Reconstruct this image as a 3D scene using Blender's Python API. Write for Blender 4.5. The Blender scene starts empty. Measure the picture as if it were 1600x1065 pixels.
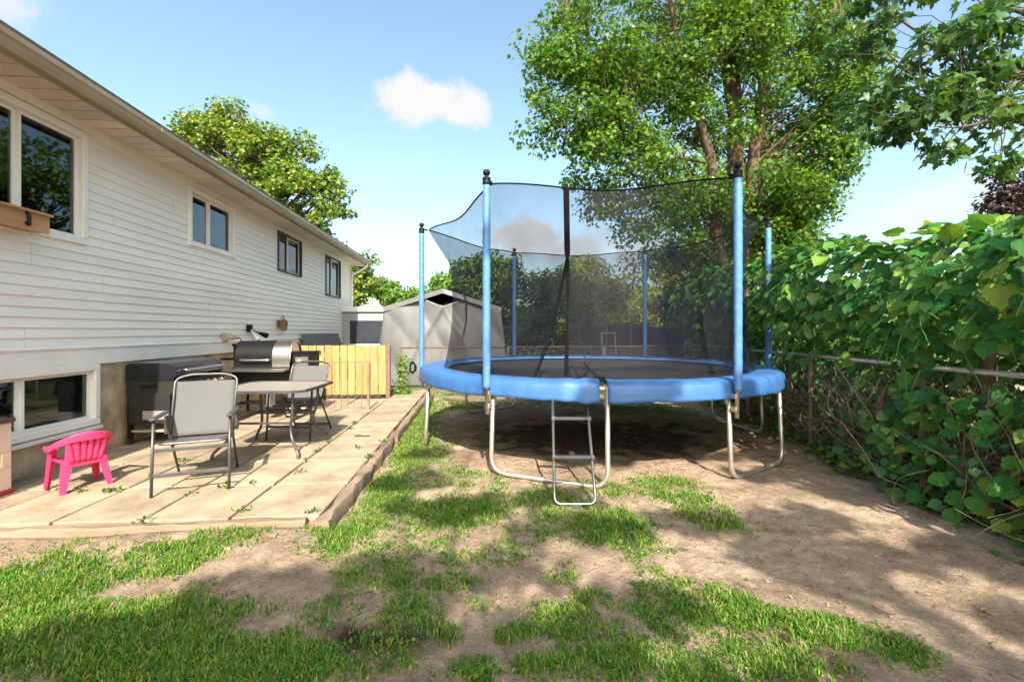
import bpy, math, random
import numpy as np
from mathutils import Vector, Matrix
random.seed(7); rng = np.random.default_rng(11)
sc = bpy.context.scene
COL = sc.collection
R = math.radians
# ------------------------------------------------------------------ camera, sky, sun, exposure
H = 1.40                      # eye height above the soil
F = 711.0                     # focal length in photo pixels (1600 wide)
YAW = math.atan(54 / F)       # the lens looks a little to the right of the house wall's direction
CA, SA = math.cos(YAW), math.sin(YAW)
cam = bpy.data.cameras.new('camera'); cam_o = bpy.data.objects.new('camera', cam); COL.objects.link(cam_o)
cam.sensor_width = 36; cam.lens = F / 1600 * 36; cam.shift_y = -15.5 / 1600
cam.clip_start = 0.05; cam.clip_end = 2000
cam_o.location = (0, 0, H); cam_o.rotation_euler = (R(90), 0, -YAW)
sc.camera = cam_o
SUN_EL, SUN_SIDE = R(41), R(2.8)      # sun behind the camera, a touch to its right
to_sun = Vector((math.sin(SUN_SIDE) * math.cos(SUN_EL), -math.cos(SUN_SIDE) * math.cos(SUN_EL), math.sin(SUN_EL)))
sun = bpy.data.lights.new('sun', 'SUN'); sun.energy = 4.9; sun.angle = R(0.53); sun.color = (1, .93, .80)
sun_o = bpy.data.objects.new('sun', sun); COL.objects.link(sun_o)
sun_o.rotation_euler = to_sun.to_track_quat('Z', 'Y').to_euler(); sun_o.location = (3, -20, 18)
world = bpy.data.worlds.new('World'); sc.world = world; world.use_nodes = True
def build_world():
    nt = world.node_tree; nt.nodes.clear(); N = nt.nodes.new; L = nt.links.new
    out = N('ShaderNodeOutputWorld'); bg = N('ShaderNodeBackground')
    sky = N('ShaderNodeTexSky'); sky.sky_type = 'NISHITA'; sky.sun_disc = False
    sky.sun_elevation = SUN_EL; sky.sun_rotation = R(180) - SUN_SIDE
    sky.air_density = 1.0; sky.dust_density = 3.4; sky.ozone_density = .45; sky.altitude = 100
    tc = N('ShaderNodeTexCoord'); sep = N('ShaderNodeSeparateXYZ'); L(tc.outputs['Generated'], sep.inputs[0])
    def math_(op, a, b=None, c=None):
        m = N('ShaderNodeMath'); m.operation = op
        for i, v in enumerate((a, b, c)):
            if v is None: continue
            if isinstance(v, (int, float)): m.inputs[i].default_value = v
            else: L(v, m.inputs[i])
        return m.outputs[0]
    az = math_('ARCTAN2', sep.outputs[0], sep.outputs[1]); el = math_('ARCSINE', sep.outputs[2])
    nz = N('ShaderNodeTexNoise'); nz.inputs['Scale'].default_value = 12; nz.inputs['Detail'].default_value = 9
    nz.inputs['Roughness'].default_value = .62; L(tc.outputs['Generated'], nz.inputs['Vector'])
    # fair-weather cumulus round the whole sky: the ones in view stand at their own azimuths and elevations
    total = None
    for (px, py, wa, we, k) in [(668, 155, .125, .048, 1.0), (730, 172, .075, .046, .95), (820, 372, .12, .05, .95), (905, 392, .12, .045, .8), (1450, 318, .10, .045, .62),
                                (410, 172, .035, .022, .5), (1010, 400, .12, .05, .7), (-5, 5, .06, .05, .7), (1500, 395, .10, .03, .5),
                                (2300, 300, .16, .07, .9), (-900, 250, .15, .06, .8), (4200, 350, .2, .07, .8)]:
        a0 = YAW + math.atan((px - 800) / F); e0 = math.atan((517 - py) / F * math.cos(a0 - YAW))
        du = math_('DIVIDE', math_('SUBTRACT', az, a0), wa); dv = math_('DIVIDE', math_('SUBTRACT', el, e0), we)
        d = math_('SQRT', math_('ADD', math_('MULTIPLY', du, du), math_('MULTIPLY', dv, dv)))
        v = math_('SUBTRACT', math_('ADD', 1.0, math_('MULTIPLY', math_('SUBTRACT', nz.outputs['Fac'], .5), 2.3)), d)
        mr = N('ShaderNodeMapRange'); mr.interpolation_type = 'SMOOTHSTEP'
        mr.inputs['From Min'].default_value = 0; mr.inputs['From Max'].default_value = .6; mr.inputs['To Max'].default_value = k
        L(v, mr.inputs['Value'])
        total = mr.outputs[0] if total is None else math_('MAXIMUM', total, mr.outputs[0])
    mix = N('ShaderNodeMix'); mix.data_type = 'RGBA'; L(total, mix.inputs['Factor'])
    wb = N('ShaderNodeMix'); wb.data_type = 'RGBA'; wb.blend_type = 'MULTIPLY'; wb.inputs['Factor'].default_value = 1; wb.inputs['B'].default_value = (.98, 1.06, 1.0, 1)   # the photograph's white balance
    L(sky.outputs[0], wb.inputs['A']); L(wb.outputs['Result'], mix.inputs['A'])
    mix.inputs['B'].default_value = (2.62, 2.62, 2.64, 1)
    L(mix.outputs['Result'], bg.inputs['Color']); bg.inputs['Strength'].default_value = .15
    L(bg.outputs[0], out.inputs[0])
build_world()
vs = sc.view_settings; vs.view_transform = 'Standard'; vs.look = 'None'; vs.gamma = 1; vs.exposure = 1.3; vs.use_curve_mapping = False
sc.render.engine = 'CYCLES'
cy = sc.cycles; cy.use_denoising = True; cy.max_bounces = 6; cy.diffuse_bounces = 3; cy.glossy_bounces = 3
cy.transmission_bounces = 4; cy.transparent_max_bounces = 14; cy.caustics_reflective = False; cy.caustics_refractive = False
cy.use_adaptive_sampling = True; cy.adaptive_threshold = .02

# ------------------------------------------------------------------ measuring helpers
def W(xr, d, z=0.0):                       # metres right of and in front of the lens -> world
    return Vector((xr * CA + d * SA, -xr * SA + d * CA, z))
def proj(X, Y, Z):                         # world -> photo pixel (works on arrays)
    d = X * SA + Y * CA; xr = X * CA - Y * SA
    d = np.maximum(d, .05)
    return 800 + F * xr / d, 517 - F * (Z - H) / d
def on_plane(px, py, z):                   # photo pixel on the level plane z -> world
    d = F * (H - z) / (py - 517); return W((px - 800) * d / F, d, z)
def at(px, py, d):                         # photo pixel at a measured distance -> world
    return W((px - 800) * d / F, d, H + (517 - py) * d / F)
XW = -4.12                                 # the house wall
def wy(px, X=XW):                          # distance along the wall seen at a photo column
    d = F * X / CA / (px - 746); return (d - X * SA) / CA
ZP = 0.08                                  # patio level
def gz(X, Y):
    X = np.asarray(X, float); Y = np.asarray(Y, float)
    z = .016 * np.sin(1.3 * X + .7) * np.cos(1.1 * Y) + .010 * np.sin(2.9 * X + 1.7 * Y) + .006 * np.sin(5.3 * X - 4.1 * Y + 1)
    z = z - .03 * np.exp(-(((X - 1.8) / 1.8) ** 2 + ((Y - 6.0) / 1.6) ** 2))
    z = z + .040 * np.exp(-((Y - 3.20) / .32) ** 2) / (1 + np.exp((X + 1.05) * 9))
    near = 1 / (1 + np.exp(-(Y - .2) * 4))
    k = np.clip((-.75 - X) / .25, 0, 1) * (Y > 3.26)             # level under the patio
    return z * (1 - k) * near + k * -.02 - .004

# ------------------------------------------------------------------ materials
MATS = {}
def nodes(name):
    m = bpy.data.materials.new(name); m.use_nodes = True; nt = m.node_tree; MATS[name] = m
    return m, nt, nt.nodes.new, nt.links.new, nt.nodes['Principled BSDF']
def mat(name, col, rough=.7, col2=None, scale=6., var=.18, bump=.15, bscale=60., metal=0., spec=.4, stretch=(1, 1, 1), detail=5, objvar=.0, contrast=(.3, .7), alpha=None):
    m, nt, N, L, b = nodes(name)
    geo = N('ShaderNodeNewGeometry'); mp = N('ShaderNodeMapping'); mp.inputs['Scale'].default_value = stretch
    L(geo.outputs['Position'], mp.inputs['Vector'])
    nz = N('ShaderNodeTexNoise'); nz.inputs['Scale'].default_value = scale; nz.inputs['Detail'].default_value = detail; nz.inputs['Roughness'].default_value = .6
    L(mp.outputs[0], nz.inputs['Vector'])
    rp = N('ShaderNodeValToRGB'); e = rp.color_ramp.elements
    c1 = col2 or tuple(c * (1 - var) for c in col); c2 = col if col2 else tuple(min(1, c * (1 + var)) for c in col)
    e[0].position, e[1].position = contrast; e[0].color = (*c1, 1); e[1].color = (*c2, 1)
    L(nz.outputs['Fac'], rp.inputs[0]); src = rp.outputs[0]
    if objvar:
        oi = N('ShaderNodeObjectInfo'); mr = N('ShaderNodeMapRange'); mr.inputs['To Min'].default_value = 1 - objvar; mr.inputs['To Max'].default_value = 1 + objvar
        L(oi.outputs['Random'], mr.inputs['Value']); hs = N('ShaderNodeHueSaturation'); L(mr.outputs[0], hs.inputs['Value']); L(src, hs.inputs['Color']); src = hs.outputs[0]
    L(src, b.inputs['Base Color'])
    b.inputs['Roughness'].default_value = rough; b.inputs['Metallic'].default_value = metal; b.inputs['Specular IOR Level'].default_value = spec
    if bump:
        n2 = N('ShaderNodeTexNoise'); n2.inputs['Scale'].default_value = bscale; n2.inputs['Detail'].default_value = 4; L(mp.outputs[0], n2.inputs['Vector'])
        bp = N('ShaderNodeBump'); bp.inputs['Strength'].default_value = bump; bp.inputs['Distance'].default_value = .01
        L(n2.outputs['Fac'], bp.inputs['Height']); L(bp.outputs[0], b.inputs['Normal'])
    return m
def leaf_mat(name, cols, trans=.35, rough=.45, spec=.35, tint=1.3):
    m, nt, N, L, b = nodes(name)
    geo = N('ShaderNodeNewGeometry'); rp = N('ShaderNodeValToRGB'); e = rp.color_ramp.elements
    while len(e) < len(cols): e.new(.5)
    for i, c in enumerate(cols): e[i].position = i / (len(cols) - 1); e[i].color = (*c, 1)
    L(geo.outputs['Random Per Island'], rp.inputs[0])
    L(rp.outputs[0], b.inputs['Base Color']); b.inputs['Roughness'].default_value = rough; b.inputs['Specular IOR Level'].default_value = spec
    tr = N('ShaderNodeBsdfTranslucent'); mx = N('ShaderNodeMixShader'); mx.inputs[0].default_value = trans
    br = N('ShaderNodeMix'); br.data_type = 'RGBA'; br.blend_type = 'MULTIPLY'; br.inputs['Factor'].default_value = 1
    L(rp.outputs[0], br.inputs['A']); br.inputs['B'].default_value = (tint * 1.25, tint * 1.15, .55, 1)
    L(br.outputs['Result'], tr.inputs['Color']); L(b.outputs[0], mx.inputs[1]); L(tr.outputs[0], mx.inputs[2])
    L(mx.outputs[0], nt.nodes['Material Output'].inputs[0]); return m
def object_leaf_mat(name, cols, **k):
    m = leaf_mat(name, cols, **k); nt = m.node_tree
    tc = nt.nodes.new('ShaderNodeTexCoord'); wv = nt.nodes.new('ShaderNodeTexVoronoi'); wv.feature = 'DISTANCE_TO_EDGE'; wv.inputs['Scale'].default_value = 7; nt.links.new(tc.outputs['Object'], wv.inputs['Vector'])
    bp = nt.nodes.new('ShaderNodeBump'); bp.inputs['Strength'].default_value = .5; bp.inputs['Distance'].default_value = .03; nt.links.new(wv.outputs['Distance'], bp.inputs['Height']); nt.links.new(bp.outputs[0], nt.nodes['Principled BSDF'].inputs['Normal'])
    oi = nt.nodes.new('ShaderNodeObjectInfo'); rp = [n for n in nt.nodes if n.type == 'VALTORGB'][0]
    nt.links.new(oi.outputs['Random'], rp.inputs[0]); return m

mat('siding', (.76, .715, .66), .5, var=.085, scale=1.3, bump=.05, bscale=25, objvar=.02, stretch=(1, .35, 2))
mat('white_trim', (.76, .73, .68), .45, var=.06, scale=3, bump=.04)
mat('soffit_plain', (.66, .56, .47), .5, var=.06, scale=4, bump=.03, objvar=.05)
mat('gutter', (.35, .285, .195), .42, col2=(.21, .16, .105), scale=3, bump=.05, stretch=(1, .3, 3), contrast=(.25, .6))
mat('dark_frame', (.028, .024, .022), .45, var=.2)
mat('concrete_wall', (.60, .465, .30), .9, col2=(.24, .175, .11), scale=3.2, bump=.9, bscale=38, detail=10, contrast=(.32, .68))
mat('slab', (.345, .265, .18), .92, col2=(.17, .125, .083), scale=3.4, bump=.6, bscale=90, detail=14, objvar=.12, contrast=(.26, .60))
mat('timber', (.27, .20, .14), .9, col2=(.10, .072, .05), scale=5, bump=.9, bscale=40, stretch=(1, .18, 1), detail=8)
mat('timber_front', (.30, .22, .15), .9, col2=(.15, .105, .07), scale=5, bump=.9, bscale=40, stretch=(.18, 1, 1), detail=8)
mat('fence_wood', (.42, .275, .105), .75, col2=(.28, .165, .055), scale=4, bump=.4, bscale=45, stretch=(4, 4, .35), detail=6, objvar=.16)
mat('fence_wood_shaded', (.33, .2, .085), .8, col2=(.2, .12, .05), scale=4, bump=.4, bscale=45, stretch=(4, 4, .35), objvar=.1)  # same wood darkened: the house's shade is put into the colour
mat('cedar_box', (.50, .28, .13), .7, col2=(.33, .17, .075), scale=4, stretch=(3, .4, 3))
mat('roof_shingle', (.11, .095, .085), .9, var=.3, scale=12)
mat('black_metal', (.007, .007, .008), .5, spec=.18, var=.3, scale=9, bump=.03)
mat('black_dusty', (.020, .017, .015), .6, col2=(.011, .010, .009), scale=5)
mat('hood_top', (.014, .015, .02), .2, var=.2, spec=.5)
mat('stainless', (.62, .60, .57), .28, var=.08, metal=1., scale=12, bump=.03)
mat('chair_frame', (.105, .10, .098), .42, var=.2, metal=.6)
mat('sling', (.10, .095, .096), .85, var=.04, scale=60, bump=.2, bscale=420)
mat('sling_dark', (.085, .08, .082), .8, var=.1, scale=30, bump=.3, bscale=420)
mat('table_glass', (.20, .175, .15), .32, col2=(.33, .29, .24), scale=14, bump=.25, bscale=90)
mat('pink_plastic', (.72, .04, .13), .38, var=.07, scale=9, bump=.03, spec=.5)
mat('cream_plastic', (.72, .61, .44), .5, var=.05, scale=6, bump=.03)
mat('red_plastic', (.42, .028, .02), .45, var=.1)
mat('brown_plastic', (.10, .062, .045), .5, var=.1)
mat('steel_tube', (.56, .52, .46), .36, col2=(.34, .29, .23), metal=.75, scale=7, bump=.05, contrast=(.25, .55))
mat('steel_dark', (.22, .22, .225), .35, var=.15, metal=.8)
mat('ladder_tread', (.045, .047, .052), .45, var=.2)
mat('blue_pad', (.044, .135, .34), .5, col2=(.03, .10, .27), scale=5, bump=.35, bscale=16, spec=.5)
mat('blue_sleeve', (.085, .21, .44), .45, col2=(.06, .165, .37), scale=6, bump=.5, bscale=26, spec=.5)
mat('blue_seam', (.02, .065, .19), .7, var=.1)
mat('mat_black', (.018, .017, .018), .72, var=.25, scale=20, bump=.15, bscale=220)
mat('web_black', (.005, .005, .0055), .9, var=.2, spec=.1)
mat('galvanised', (.46, .45, .44), .5, col2=(.28, .26, .24), metal=.5, scale=10)
mat('rust_rail', (.13, .065, .04), .8, col2=(.2, .13, .095), scale=14)
mat('wire', (.35, .34, .33), .5, var=.2, metal=.5, bump=0)
mat('wire_old', (.16, .13, .11), .7, var=.2, metal=.3, bump=0)
mat('weathered_post', (.27, .20, .15), .9, col2=(.12, .085, .06), scale=6, bump=1., bscale=30, stretch=(3, 3, .5))
mat('fabric_grey', (.145, .142, .143), .6, col2=(.10, .099, .101), scale=2.2, bump=.4, bscale=9)
mat('fabric_dark', (.17, .175, .19), .6, var=.15)
mat('white_panel', (.70, .69, .68), .5, var=.05)
mat('camper_grey', (.28, .285, .30), .55, var=.1)
mat('grey_board', (.135, .135, .14), .7, col2=(.08, .08, .085), scale=10)
mat('screen_dark', (.022, .024, .036), .8, var=.3)
mat('brass', (.22, .15, .07), .5, var=.25, metal=.5)
mat('bark', (.165, .11, .07), .95, col2=(.05, .036, .025), scale=11, bump=1., bscale=22, stretch=(1, 1, .3), detail=8)
mat('bark_dark', (.10, .075, .05), .95, col2=(.05, .036, .025), scale=9, bump=.8, bscale=26, stretch=(1, 1, .3))
mat('stem_dry', (.33, .245, .18), .9, col2=(.14, .10, .07), scale=12, bump=.3)
mat('stem_green', (.15, .22, .06), .7, var=.2, bump=0)
mat('curtain', (.80, .83, .86), .9, var=.05, bump=0)
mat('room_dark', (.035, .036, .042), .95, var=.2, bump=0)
mat('vent_plastic', (.40, .33, .25), .6, var=.15)
mat('house_white', (.72, .71, .69), .7, var=.05)
mat('debris', (.17, .115, .07), .9, var=.4, scale=30)
def mk_soil():
    m, nt, N, L, b = nodes('soil')
    geo = N('ShaderNodeNewGeometry'); sp = N('ShaderNodeSeparateXYZ'); L(geo.outputs['Position'], sp.inputs[0])
    def noise(s, d, r=.6):
        n = N('ShaderNodeTexNoise'); n.inputs['Scale'].default_value = s; n.inputs['Detail'].default_value = d; n.inputs['Roughness'].default_value = r
        L(geo.outputs['Position'], n.inputs['Vector']); return n.outputs['Fac']
    def ramp(v, p, c):
        r = N('ShaderNodeValToRGB'); r.color_ramp.elements[0].position, r.color_ramp.elements[1].position = p
        r.color_ramp.elements[0].color = (*c[0], 1); r.color_ramp.elements[1].color = (*c[1], 1); L(v, r.inputs[0]); return r.outputs[0]
    def mixc(f, a, bb, typ='MIX'):
        x = N('ShaderNodeMix'); x.data_type = 'RGBA'; x.blend_type = typ
        for k, v in (('Factor', f), ('A', a), ('B', bb)):
            if isinstance(v, float): x.inputs[k].default_value = v
            elif isinstance(v, tuple): x.inputs[k].default_value = (*v, 1)
            else: L(v, x.inputs[k])
        return x.outputs['Result']
    base = ramp(noise(1.7, 9), (.33, .66), ((.34, .25, .18), (.61, .462, .342)))
    fine = mixc(1.0, ramp(noise(70, 8, .85), (.30, .62), ((.42, .39, .37), (1.16, 1.14, 1.12))), ramp(noise(10, 8, .7), (.34, .60), ((.66, .64, .62), (1.06, 1.06, 1.06))), 'MULTIPLY')
    c = mixc(1.0, base, fine, 'MULTIPLY')
    def blob(cx, cy, rx, ry, soft):      # a wet, freshly dug or shade-darkened patch with a ragged outline
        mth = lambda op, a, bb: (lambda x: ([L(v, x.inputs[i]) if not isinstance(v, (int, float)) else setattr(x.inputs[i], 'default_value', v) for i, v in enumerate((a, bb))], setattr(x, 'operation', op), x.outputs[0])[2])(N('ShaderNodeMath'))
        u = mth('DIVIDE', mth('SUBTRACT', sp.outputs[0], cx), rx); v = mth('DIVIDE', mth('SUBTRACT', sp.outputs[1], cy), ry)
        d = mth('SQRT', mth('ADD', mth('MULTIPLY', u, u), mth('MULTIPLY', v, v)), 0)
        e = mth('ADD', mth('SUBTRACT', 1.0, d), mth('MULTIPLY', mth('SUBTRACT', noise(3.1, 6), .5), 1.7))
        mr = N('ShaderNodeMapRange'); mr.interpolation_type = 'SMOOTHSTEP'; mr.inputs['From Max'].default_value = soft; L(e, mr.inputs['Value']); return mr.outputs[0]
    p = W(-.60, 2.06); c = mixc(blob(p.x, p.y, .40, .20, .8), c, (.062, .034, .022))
    p = W(1.15, 6.1); c = mixc(blob(p.x, p.y, 2.0, 1.35, .5), c, (.085, .052, .036))  # moist soil under the trampoline, its shade partly put into the colour
    p = W(-.2, 2.6); c = mixc(blob(p.x, p.y, .12, .2, .9), c, (.25, .20, .17))
    far = N('ShaderNodeMapRange'); far.inputs['From Min'].default_value = 10.2; far.inputs['From Max'].default_value = 11.5; L(sp.outputs[1], far.inputs['Value'])
    c = mixc(far.outputs[0], c, ramp(noise(.8, 6), (.35, .65), ((.06, .085, .025), (.12, .13, .045))))
    L(c, b.inputs['Base Color']); b.inputs['Roughness'].default_value = .95; b.inputs['Specular IOR Level'].default_value = .15
    bp = N('ShaderNodeBump'); bp.inputs['Strength'].default_value = 1.0; bp.inputs['Distance'].default_value = .05; L(noise(13, 14, .78), bp.inputs['Height']); L(bp.outputs[0], b.inputs['Normal'])
mk_soil()
def mk_vented():
    m = mat('soffit_vented', (.66, .575, .505), .5, var=.06, scale=4, bump=.0, objvar=.05); nt = m.node_tree; N = nt.nodes.new; L = nt.links.new
    b = nt.nodes['Principled BSDF']; geo = N('ShaderNodeNewGeometry')
    vo = N('ShaderNodeTexVoronoi'); vo.inputs['Scale'].default_value = 46; vo.inputs['Randomness'].default_value = 0; L(geo.outputs['Position'], vo.inputs['Vector'])
    r = N('ShaderNodeValToRGB'); r.color_ramp.elements[0].position = .2; r.color_ramp.elements[1].position = .3; r.color_ramp.elements[0].color = (.25, .22, .2, 1); r.color_ramp.elements[1].color = (1, 1, 1, 1)
    L(vo.outputs['Distance'], r.inputs[0]); x = N('ShaderNodeMix'); x.data_type = 'RGBA'; x.blend_type = 'MULTIPLY'; x.inputs['Factor'].default_value = 1
    src = b.inputs['Base Color'].links[0].from_socket; L(src, x.inputs['A']); L(r.outputs[0], x.inputs['B']); L(x.outputs['Result'], b.inputs['Base Color'])
mk_vented()
def mk_glass():
    m, nt, N, L, b = nodes('glass'); nt.nodes.remove(b)
    t = N('ShaderNodeBsdfTransparent'); t.inputs[0].default_value = (.84, .87, .88, 1); g = N('ShaderNodeBsdfGlossy'); g.inputs['Roughness'].default_value = .015; g.inputs[0].default_value = (.9, .95, 1, 1)
    fr = N('ShaderNodeFresnel'); fr.inputs[0].default_value = 1.75; mx = N('ShaderNodeMixShader'); L(fr.outputs[0], mx.inputs[0]); L(t.outputs[0], mx.inputs[1]); L(g.outputs[0], mx.inputs[2])
    L(mx.outputs[0], nt.nodes['Material Output'].inputs[0])
mk_glass()
def mk_net(name, cover, col):
    m, nt, N, L, b = nodes(name)
    b.inputs['Base Color'].default_value = (*col, 1); b.inputs['Roughness'].default_value = .65; b.inputs['Specular IOR Level'].default_value = .25
    t = N('ShaderNodeBsdfTransparent'); mx = N('ShaderNodeMixShader')
    geo = N('ShaderNodeNewGeometry'); nz = N('ShaderNodeTexNoise'); nz.inputs['Scale'].default_value = 3; L(geo.outputs['Position'], nz.inputs['Vector'])
    mr = N('ShaderNodeMapRange'); mr.inputs['To Min'].default_value = cover - .1; mr.inputs['To Max'].default_value = cover + .1; L(nz.outputs['Fac'], mr.inputs['Value'])
    L(mr.outputs[0], mx.inputs[0]); L(t.outputs[0], mx.inputs[1]); L(b.outputs[0], mx.inputs[2]); L(mx.outputs[0], nt.nodes['Material Output'].inputs[0])
mk_net('net_mesh', .47, (.003, .0035, .009))
leaf_mat('maple_leaf', [(.030, .090, .012), (.055, .145, .018), (.09, .19, .022), (.18, .26, .03)], .42)
leaf_mat('near_leaf', [(.026, .080, .026), (.045, .115, .030), (.085, .16, .034)], .34)
leaf_mat('gold_leaf', [(.055, .13, .018), (.10, .195, .025), (.17, .25, .032), (.25, .23, .03)], .35)
leaf_mat('shrub_leaf', [(.050, .13, .018), (.095, .195, .026), (.17, .26, .034)], .32)
leaf_mat('lime_leaf', [(.20, .28, .025), (.30, .36, .032), (.38, .38, .045)], .36)
leaf_mat('purple_leaf', [(.030, .014, .018), (.05, .02, .024), (.035, .035, .022)], .25)
leaf_mat('vine_fill', [(.028, .115, .030), (.048, .165, .038), (.08, .205, .042), (.20, .31, .055)], .30)
object_leaf_mat('vine_leaf', [(.036, .165, .035), (.055, .21, .042), (.085, .25, .045), (.12, .275, .045), (.30, .38, .055)], trans=.34, rough=.58, spec=.2)
leaf_mat('grass_blade', [(.036, .115, .010), (.060, .175, .014), (.105, .24, .020), (.18, .285, .03), (.33, .30, .09)], .35, rough=.5, spec=.3)
leaf_mat('weed_leaf', [(.04, .10, .014), (.08, .15, .02)], .3)
leaf_mat('dry_leaf', [(.23, .14, .06), (.33, .24, .12), (.14, .13, .04)], .15, rough=.8)

# ------------------------------------------------------------------ object helpers
ORG = {}
def tag(o, label=None, cat=None, group=None, kind=None):
    for k, v in (('label', label), ('category', cat), ('group', group), ('kind', kind)):
        if v: o[k] = v
    return o
def thing(name, loc, rz=0, label=None, cat=None, group=None, local=True):
    """an Empty at the base of a thing; local=False: its parts are given in world coordinates"""
    o = bpy.data.objects.new(name, None); COL.objects.link(o); o.location = loc; o.rotation_euler.z = rz
    o.empty_display_size = .1
    ORG[o] = Vector((0, 0, 0)) if local else Vector(loc)
    return tag(o, label, cat, group)
class MB:
    def __init__(s): s.v = []; s.f = []
    def add(s, vs_, fs):
        k = len(s.v); s.v += [tuple(p) for p in vs_]; s.f += [tuple(i + k for i in f) for f in fs]; return s
    def box(s, c, d, rot=None, bev=0.0):
        x, y, z = d[0] / 2, d[1] / 2, d[2] / 2
        if bev:
            b = min(bev, x * .9, y * .9, z * .9); vs_ = []
            for sx in (-1, 1):
                for sy in (-1, 1):
                    for sz in (-1, 1):
                        vs_ += [Vector((sx * x, sy * (y - b), sz * (z - b))), Vector((sx * (x - b), sy * y, sz * (z - b))), Vector((sx * (x - b), sy * (y - b), sz * z))]
            idx = lambda sx, sy, sz, k: ((sx > 0) * 4 + (sy > 0) * 2 + (sz > 0)) * 3 + k
            fs = []
            for sg in (-1, 1):
                q = [(sg, -1, -1), (sg, 1, -1), (sg, 1, 1), (sg, -1, 1)]
                for k, perm in ((0, lambda t: t), (1, lambda t: (t[1], t[0], t[2])), (2, lambda t: (t[1], t[2], t[0]))):
                    f = [idx(*perm(t), k) for t in q]; fs.append(f if (sg > 0) == (k != 1) else f[::-1])
            for a in (-1, 1):
                for b_ in (-1, 1):
                    fs.append([idx(a, b_, -1, 0), idx(a, b_, 1, 0), idx(a, b_, 1, 1), idx(a, b_, -1, 1)])
                    fs.append([idx(a, -1, b_, 0), idx(a, 1, b_, 0), idx(a, 1, b_, 2), idx(a, -1, b_, 2)])
                    fs.append([idx(-1, a, b_, 1), idx(1, a, b_, 1), idx(1, a, b_, 2), idx(-1, a, b_, 2)])
            for sx in (-1, 1):
                for sy in (-1, 1):
                    for sz in (-1, 1): fs.append([idx(sx, sy, sz, 0), idx(sx, sy, sz, 1), idx(sx, sy, sz, 2)])
        else:
            vs_ = [Vector((sx * x, sy * y, sz * z)) for sx in (-1, 1) for sy in (-1, 1) for sz in (-1, 1)]
            fs = [(0, 1, 3, 2), (4, 6, 7, 5), (0, 4, 5, 1), (2, 3, 7, 6), (0, 2, 6, 4), (1, 5, 7, 3)]
        if rot is not None: vs_ = [rot @ p for p in vs_]
        c = Vector(c); return s.add([p + c for p in vs_], fs)
    def span(s, a, b, bev=0.0):
        a = Vector(a); b = Vector(b); return s.box((a + b) / 2, [abs(q) for q in (b - a)], bev=bev)
    def bar(s, a, b, w, h, up=(0, 0, 1), bev=0.0):
        a = Vector(a); b = Vector(b); y = (b - a).normalized(); x = y.cross(Vector(up)).normalized(); z = x.cross(y)
        return s.box((a + b) / 2, (w, (b - a).length, h), Matrix((x, y, z)).transposed(), bev)
    def tube(s, pts, r, n=8, closed=False, caps=True, flat=1.0):
        pts = [Vector(p) for p in pts]; m = len(pts); rs = r if isinstance(r, (list, tuple)) else [r] * m
        T = []
        for i in range(m):
            a = pts[(i - 1) % m] if (closed or i) else pts[i]; b = pts[(i + 1) % m] if (closed or i < m - 1) else pts[i]
            T.append((b - a).normalized())
        u = T[0].orthogonal().normalized(); vs_ = []
        for i in range(m):
            u = (u - T[i] * u.dot(T[i])); u = u.normalized() if u.length > 1e-6 else T[i].orthogonal().normalized()
            w = T[i].cross(u)
            for k in range(n):
                an = 2 * math.pi * k / n; vs_.append(pts[i] + (u * math.cos(an) + w * math.sin(an) * flat) * rs[i])
        fs = []
        for i in range(m if closed else m - 1):
            j = (i + 1) % m
            for k in range(n): fs.append((i * n + k, i * n + (k + 1) % n, j * n + (k + 1) % n, j * n + k))
        if caps and not closed: fs += [tuple(range(n))[::-1], tuple((m - 1) * n + k for k in range(n))]
        return s.add(vs_, fs)
    def lathe(s, prof, n=16, c=(0, 0, 0), axis='z'):
        vs_ = []; fs = []
        for (r, h) in prof:
            for k in range(n):
                a = 2 * math.pi * k / n; p = (r * math.cos(a), r * math.sin(a), h)
                if axis == 'x': p = (h, p[0], p[1])
                elif axis == 'y': p = (p[0], h, p[1])
                vs_.append(Vector(p) + Vector(c))
        for i in range(len(prof) - 1):
            for k in range(n): fs.append((i * n + k, i * n + (k + 1) % n, (i + 1) * n + (k + 1) % n, (i + 1) * n + k))
        fs += [tuple(range(n))[::-1], tuple((len(prof) - 1) * n + k for k in range(n))]
        return s.add(vs_, fs)
    def extrude(s, poly, a, b):            # poly: points (p, q); a, b: functions (p, q) -> 3-D
        n = len(poly); vs_ = [a(*p) for p in poly] + [b(*p) for p in poly]
        return s.add(vs_, [tuple(range(n))[::-1], tuple(range(n, 2 * n))] + [(i, (i + 1) % n, n + (i + 1) % n, n + i) for i in range(n)])
    def sheet(s, fn, nu, nv, wrap=False):
        vs_ = [fn(i / nu, j / nv) for j in range(nv + 1) for i in range(nu + (0 if wrap else 1))]; w = nu if wrap else nu + 1
        return s.add(vs_, [(j * w + i, j * w + (i + 1) % w, (j + 1) * w + (i + 1) % w, (j + 1) * w + i) for j in range(nv) for i in range(nu)])
    def build(s, name, m, parent=None, smooth=False, kind=None, thick=0.0):
        o_ = ORG.get(parent, Vector((0, 0, 0))) if parent else Vector((0, 0, 0))
        me = bpy.data.meshes.new(name); me.from_pydata([(p[0] - o_.x, p[1] - o_.y, p[2] - o_.z) for p in s.v], [], s.f); me.update()
        me.materials.append(MATS[m])
        if smooth:
            me.polygons.foreach_set('use_smooth', [True] * len(me.polygons))
            if smooth == 'auto': me.set_sharp_from_angle(angle=R(38))
        o = bpy.data.objects.new(name, me); COL.objects.link(o)
        if parent: o.parent = parent; ORG[o] = o_
        if kind: o['kind'] = kind
        if thick:
            md = o.modifiers.new('thickness', 'SOLIDIFY'); md.thickness = thick; md.offset = 0
        return o
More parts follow.
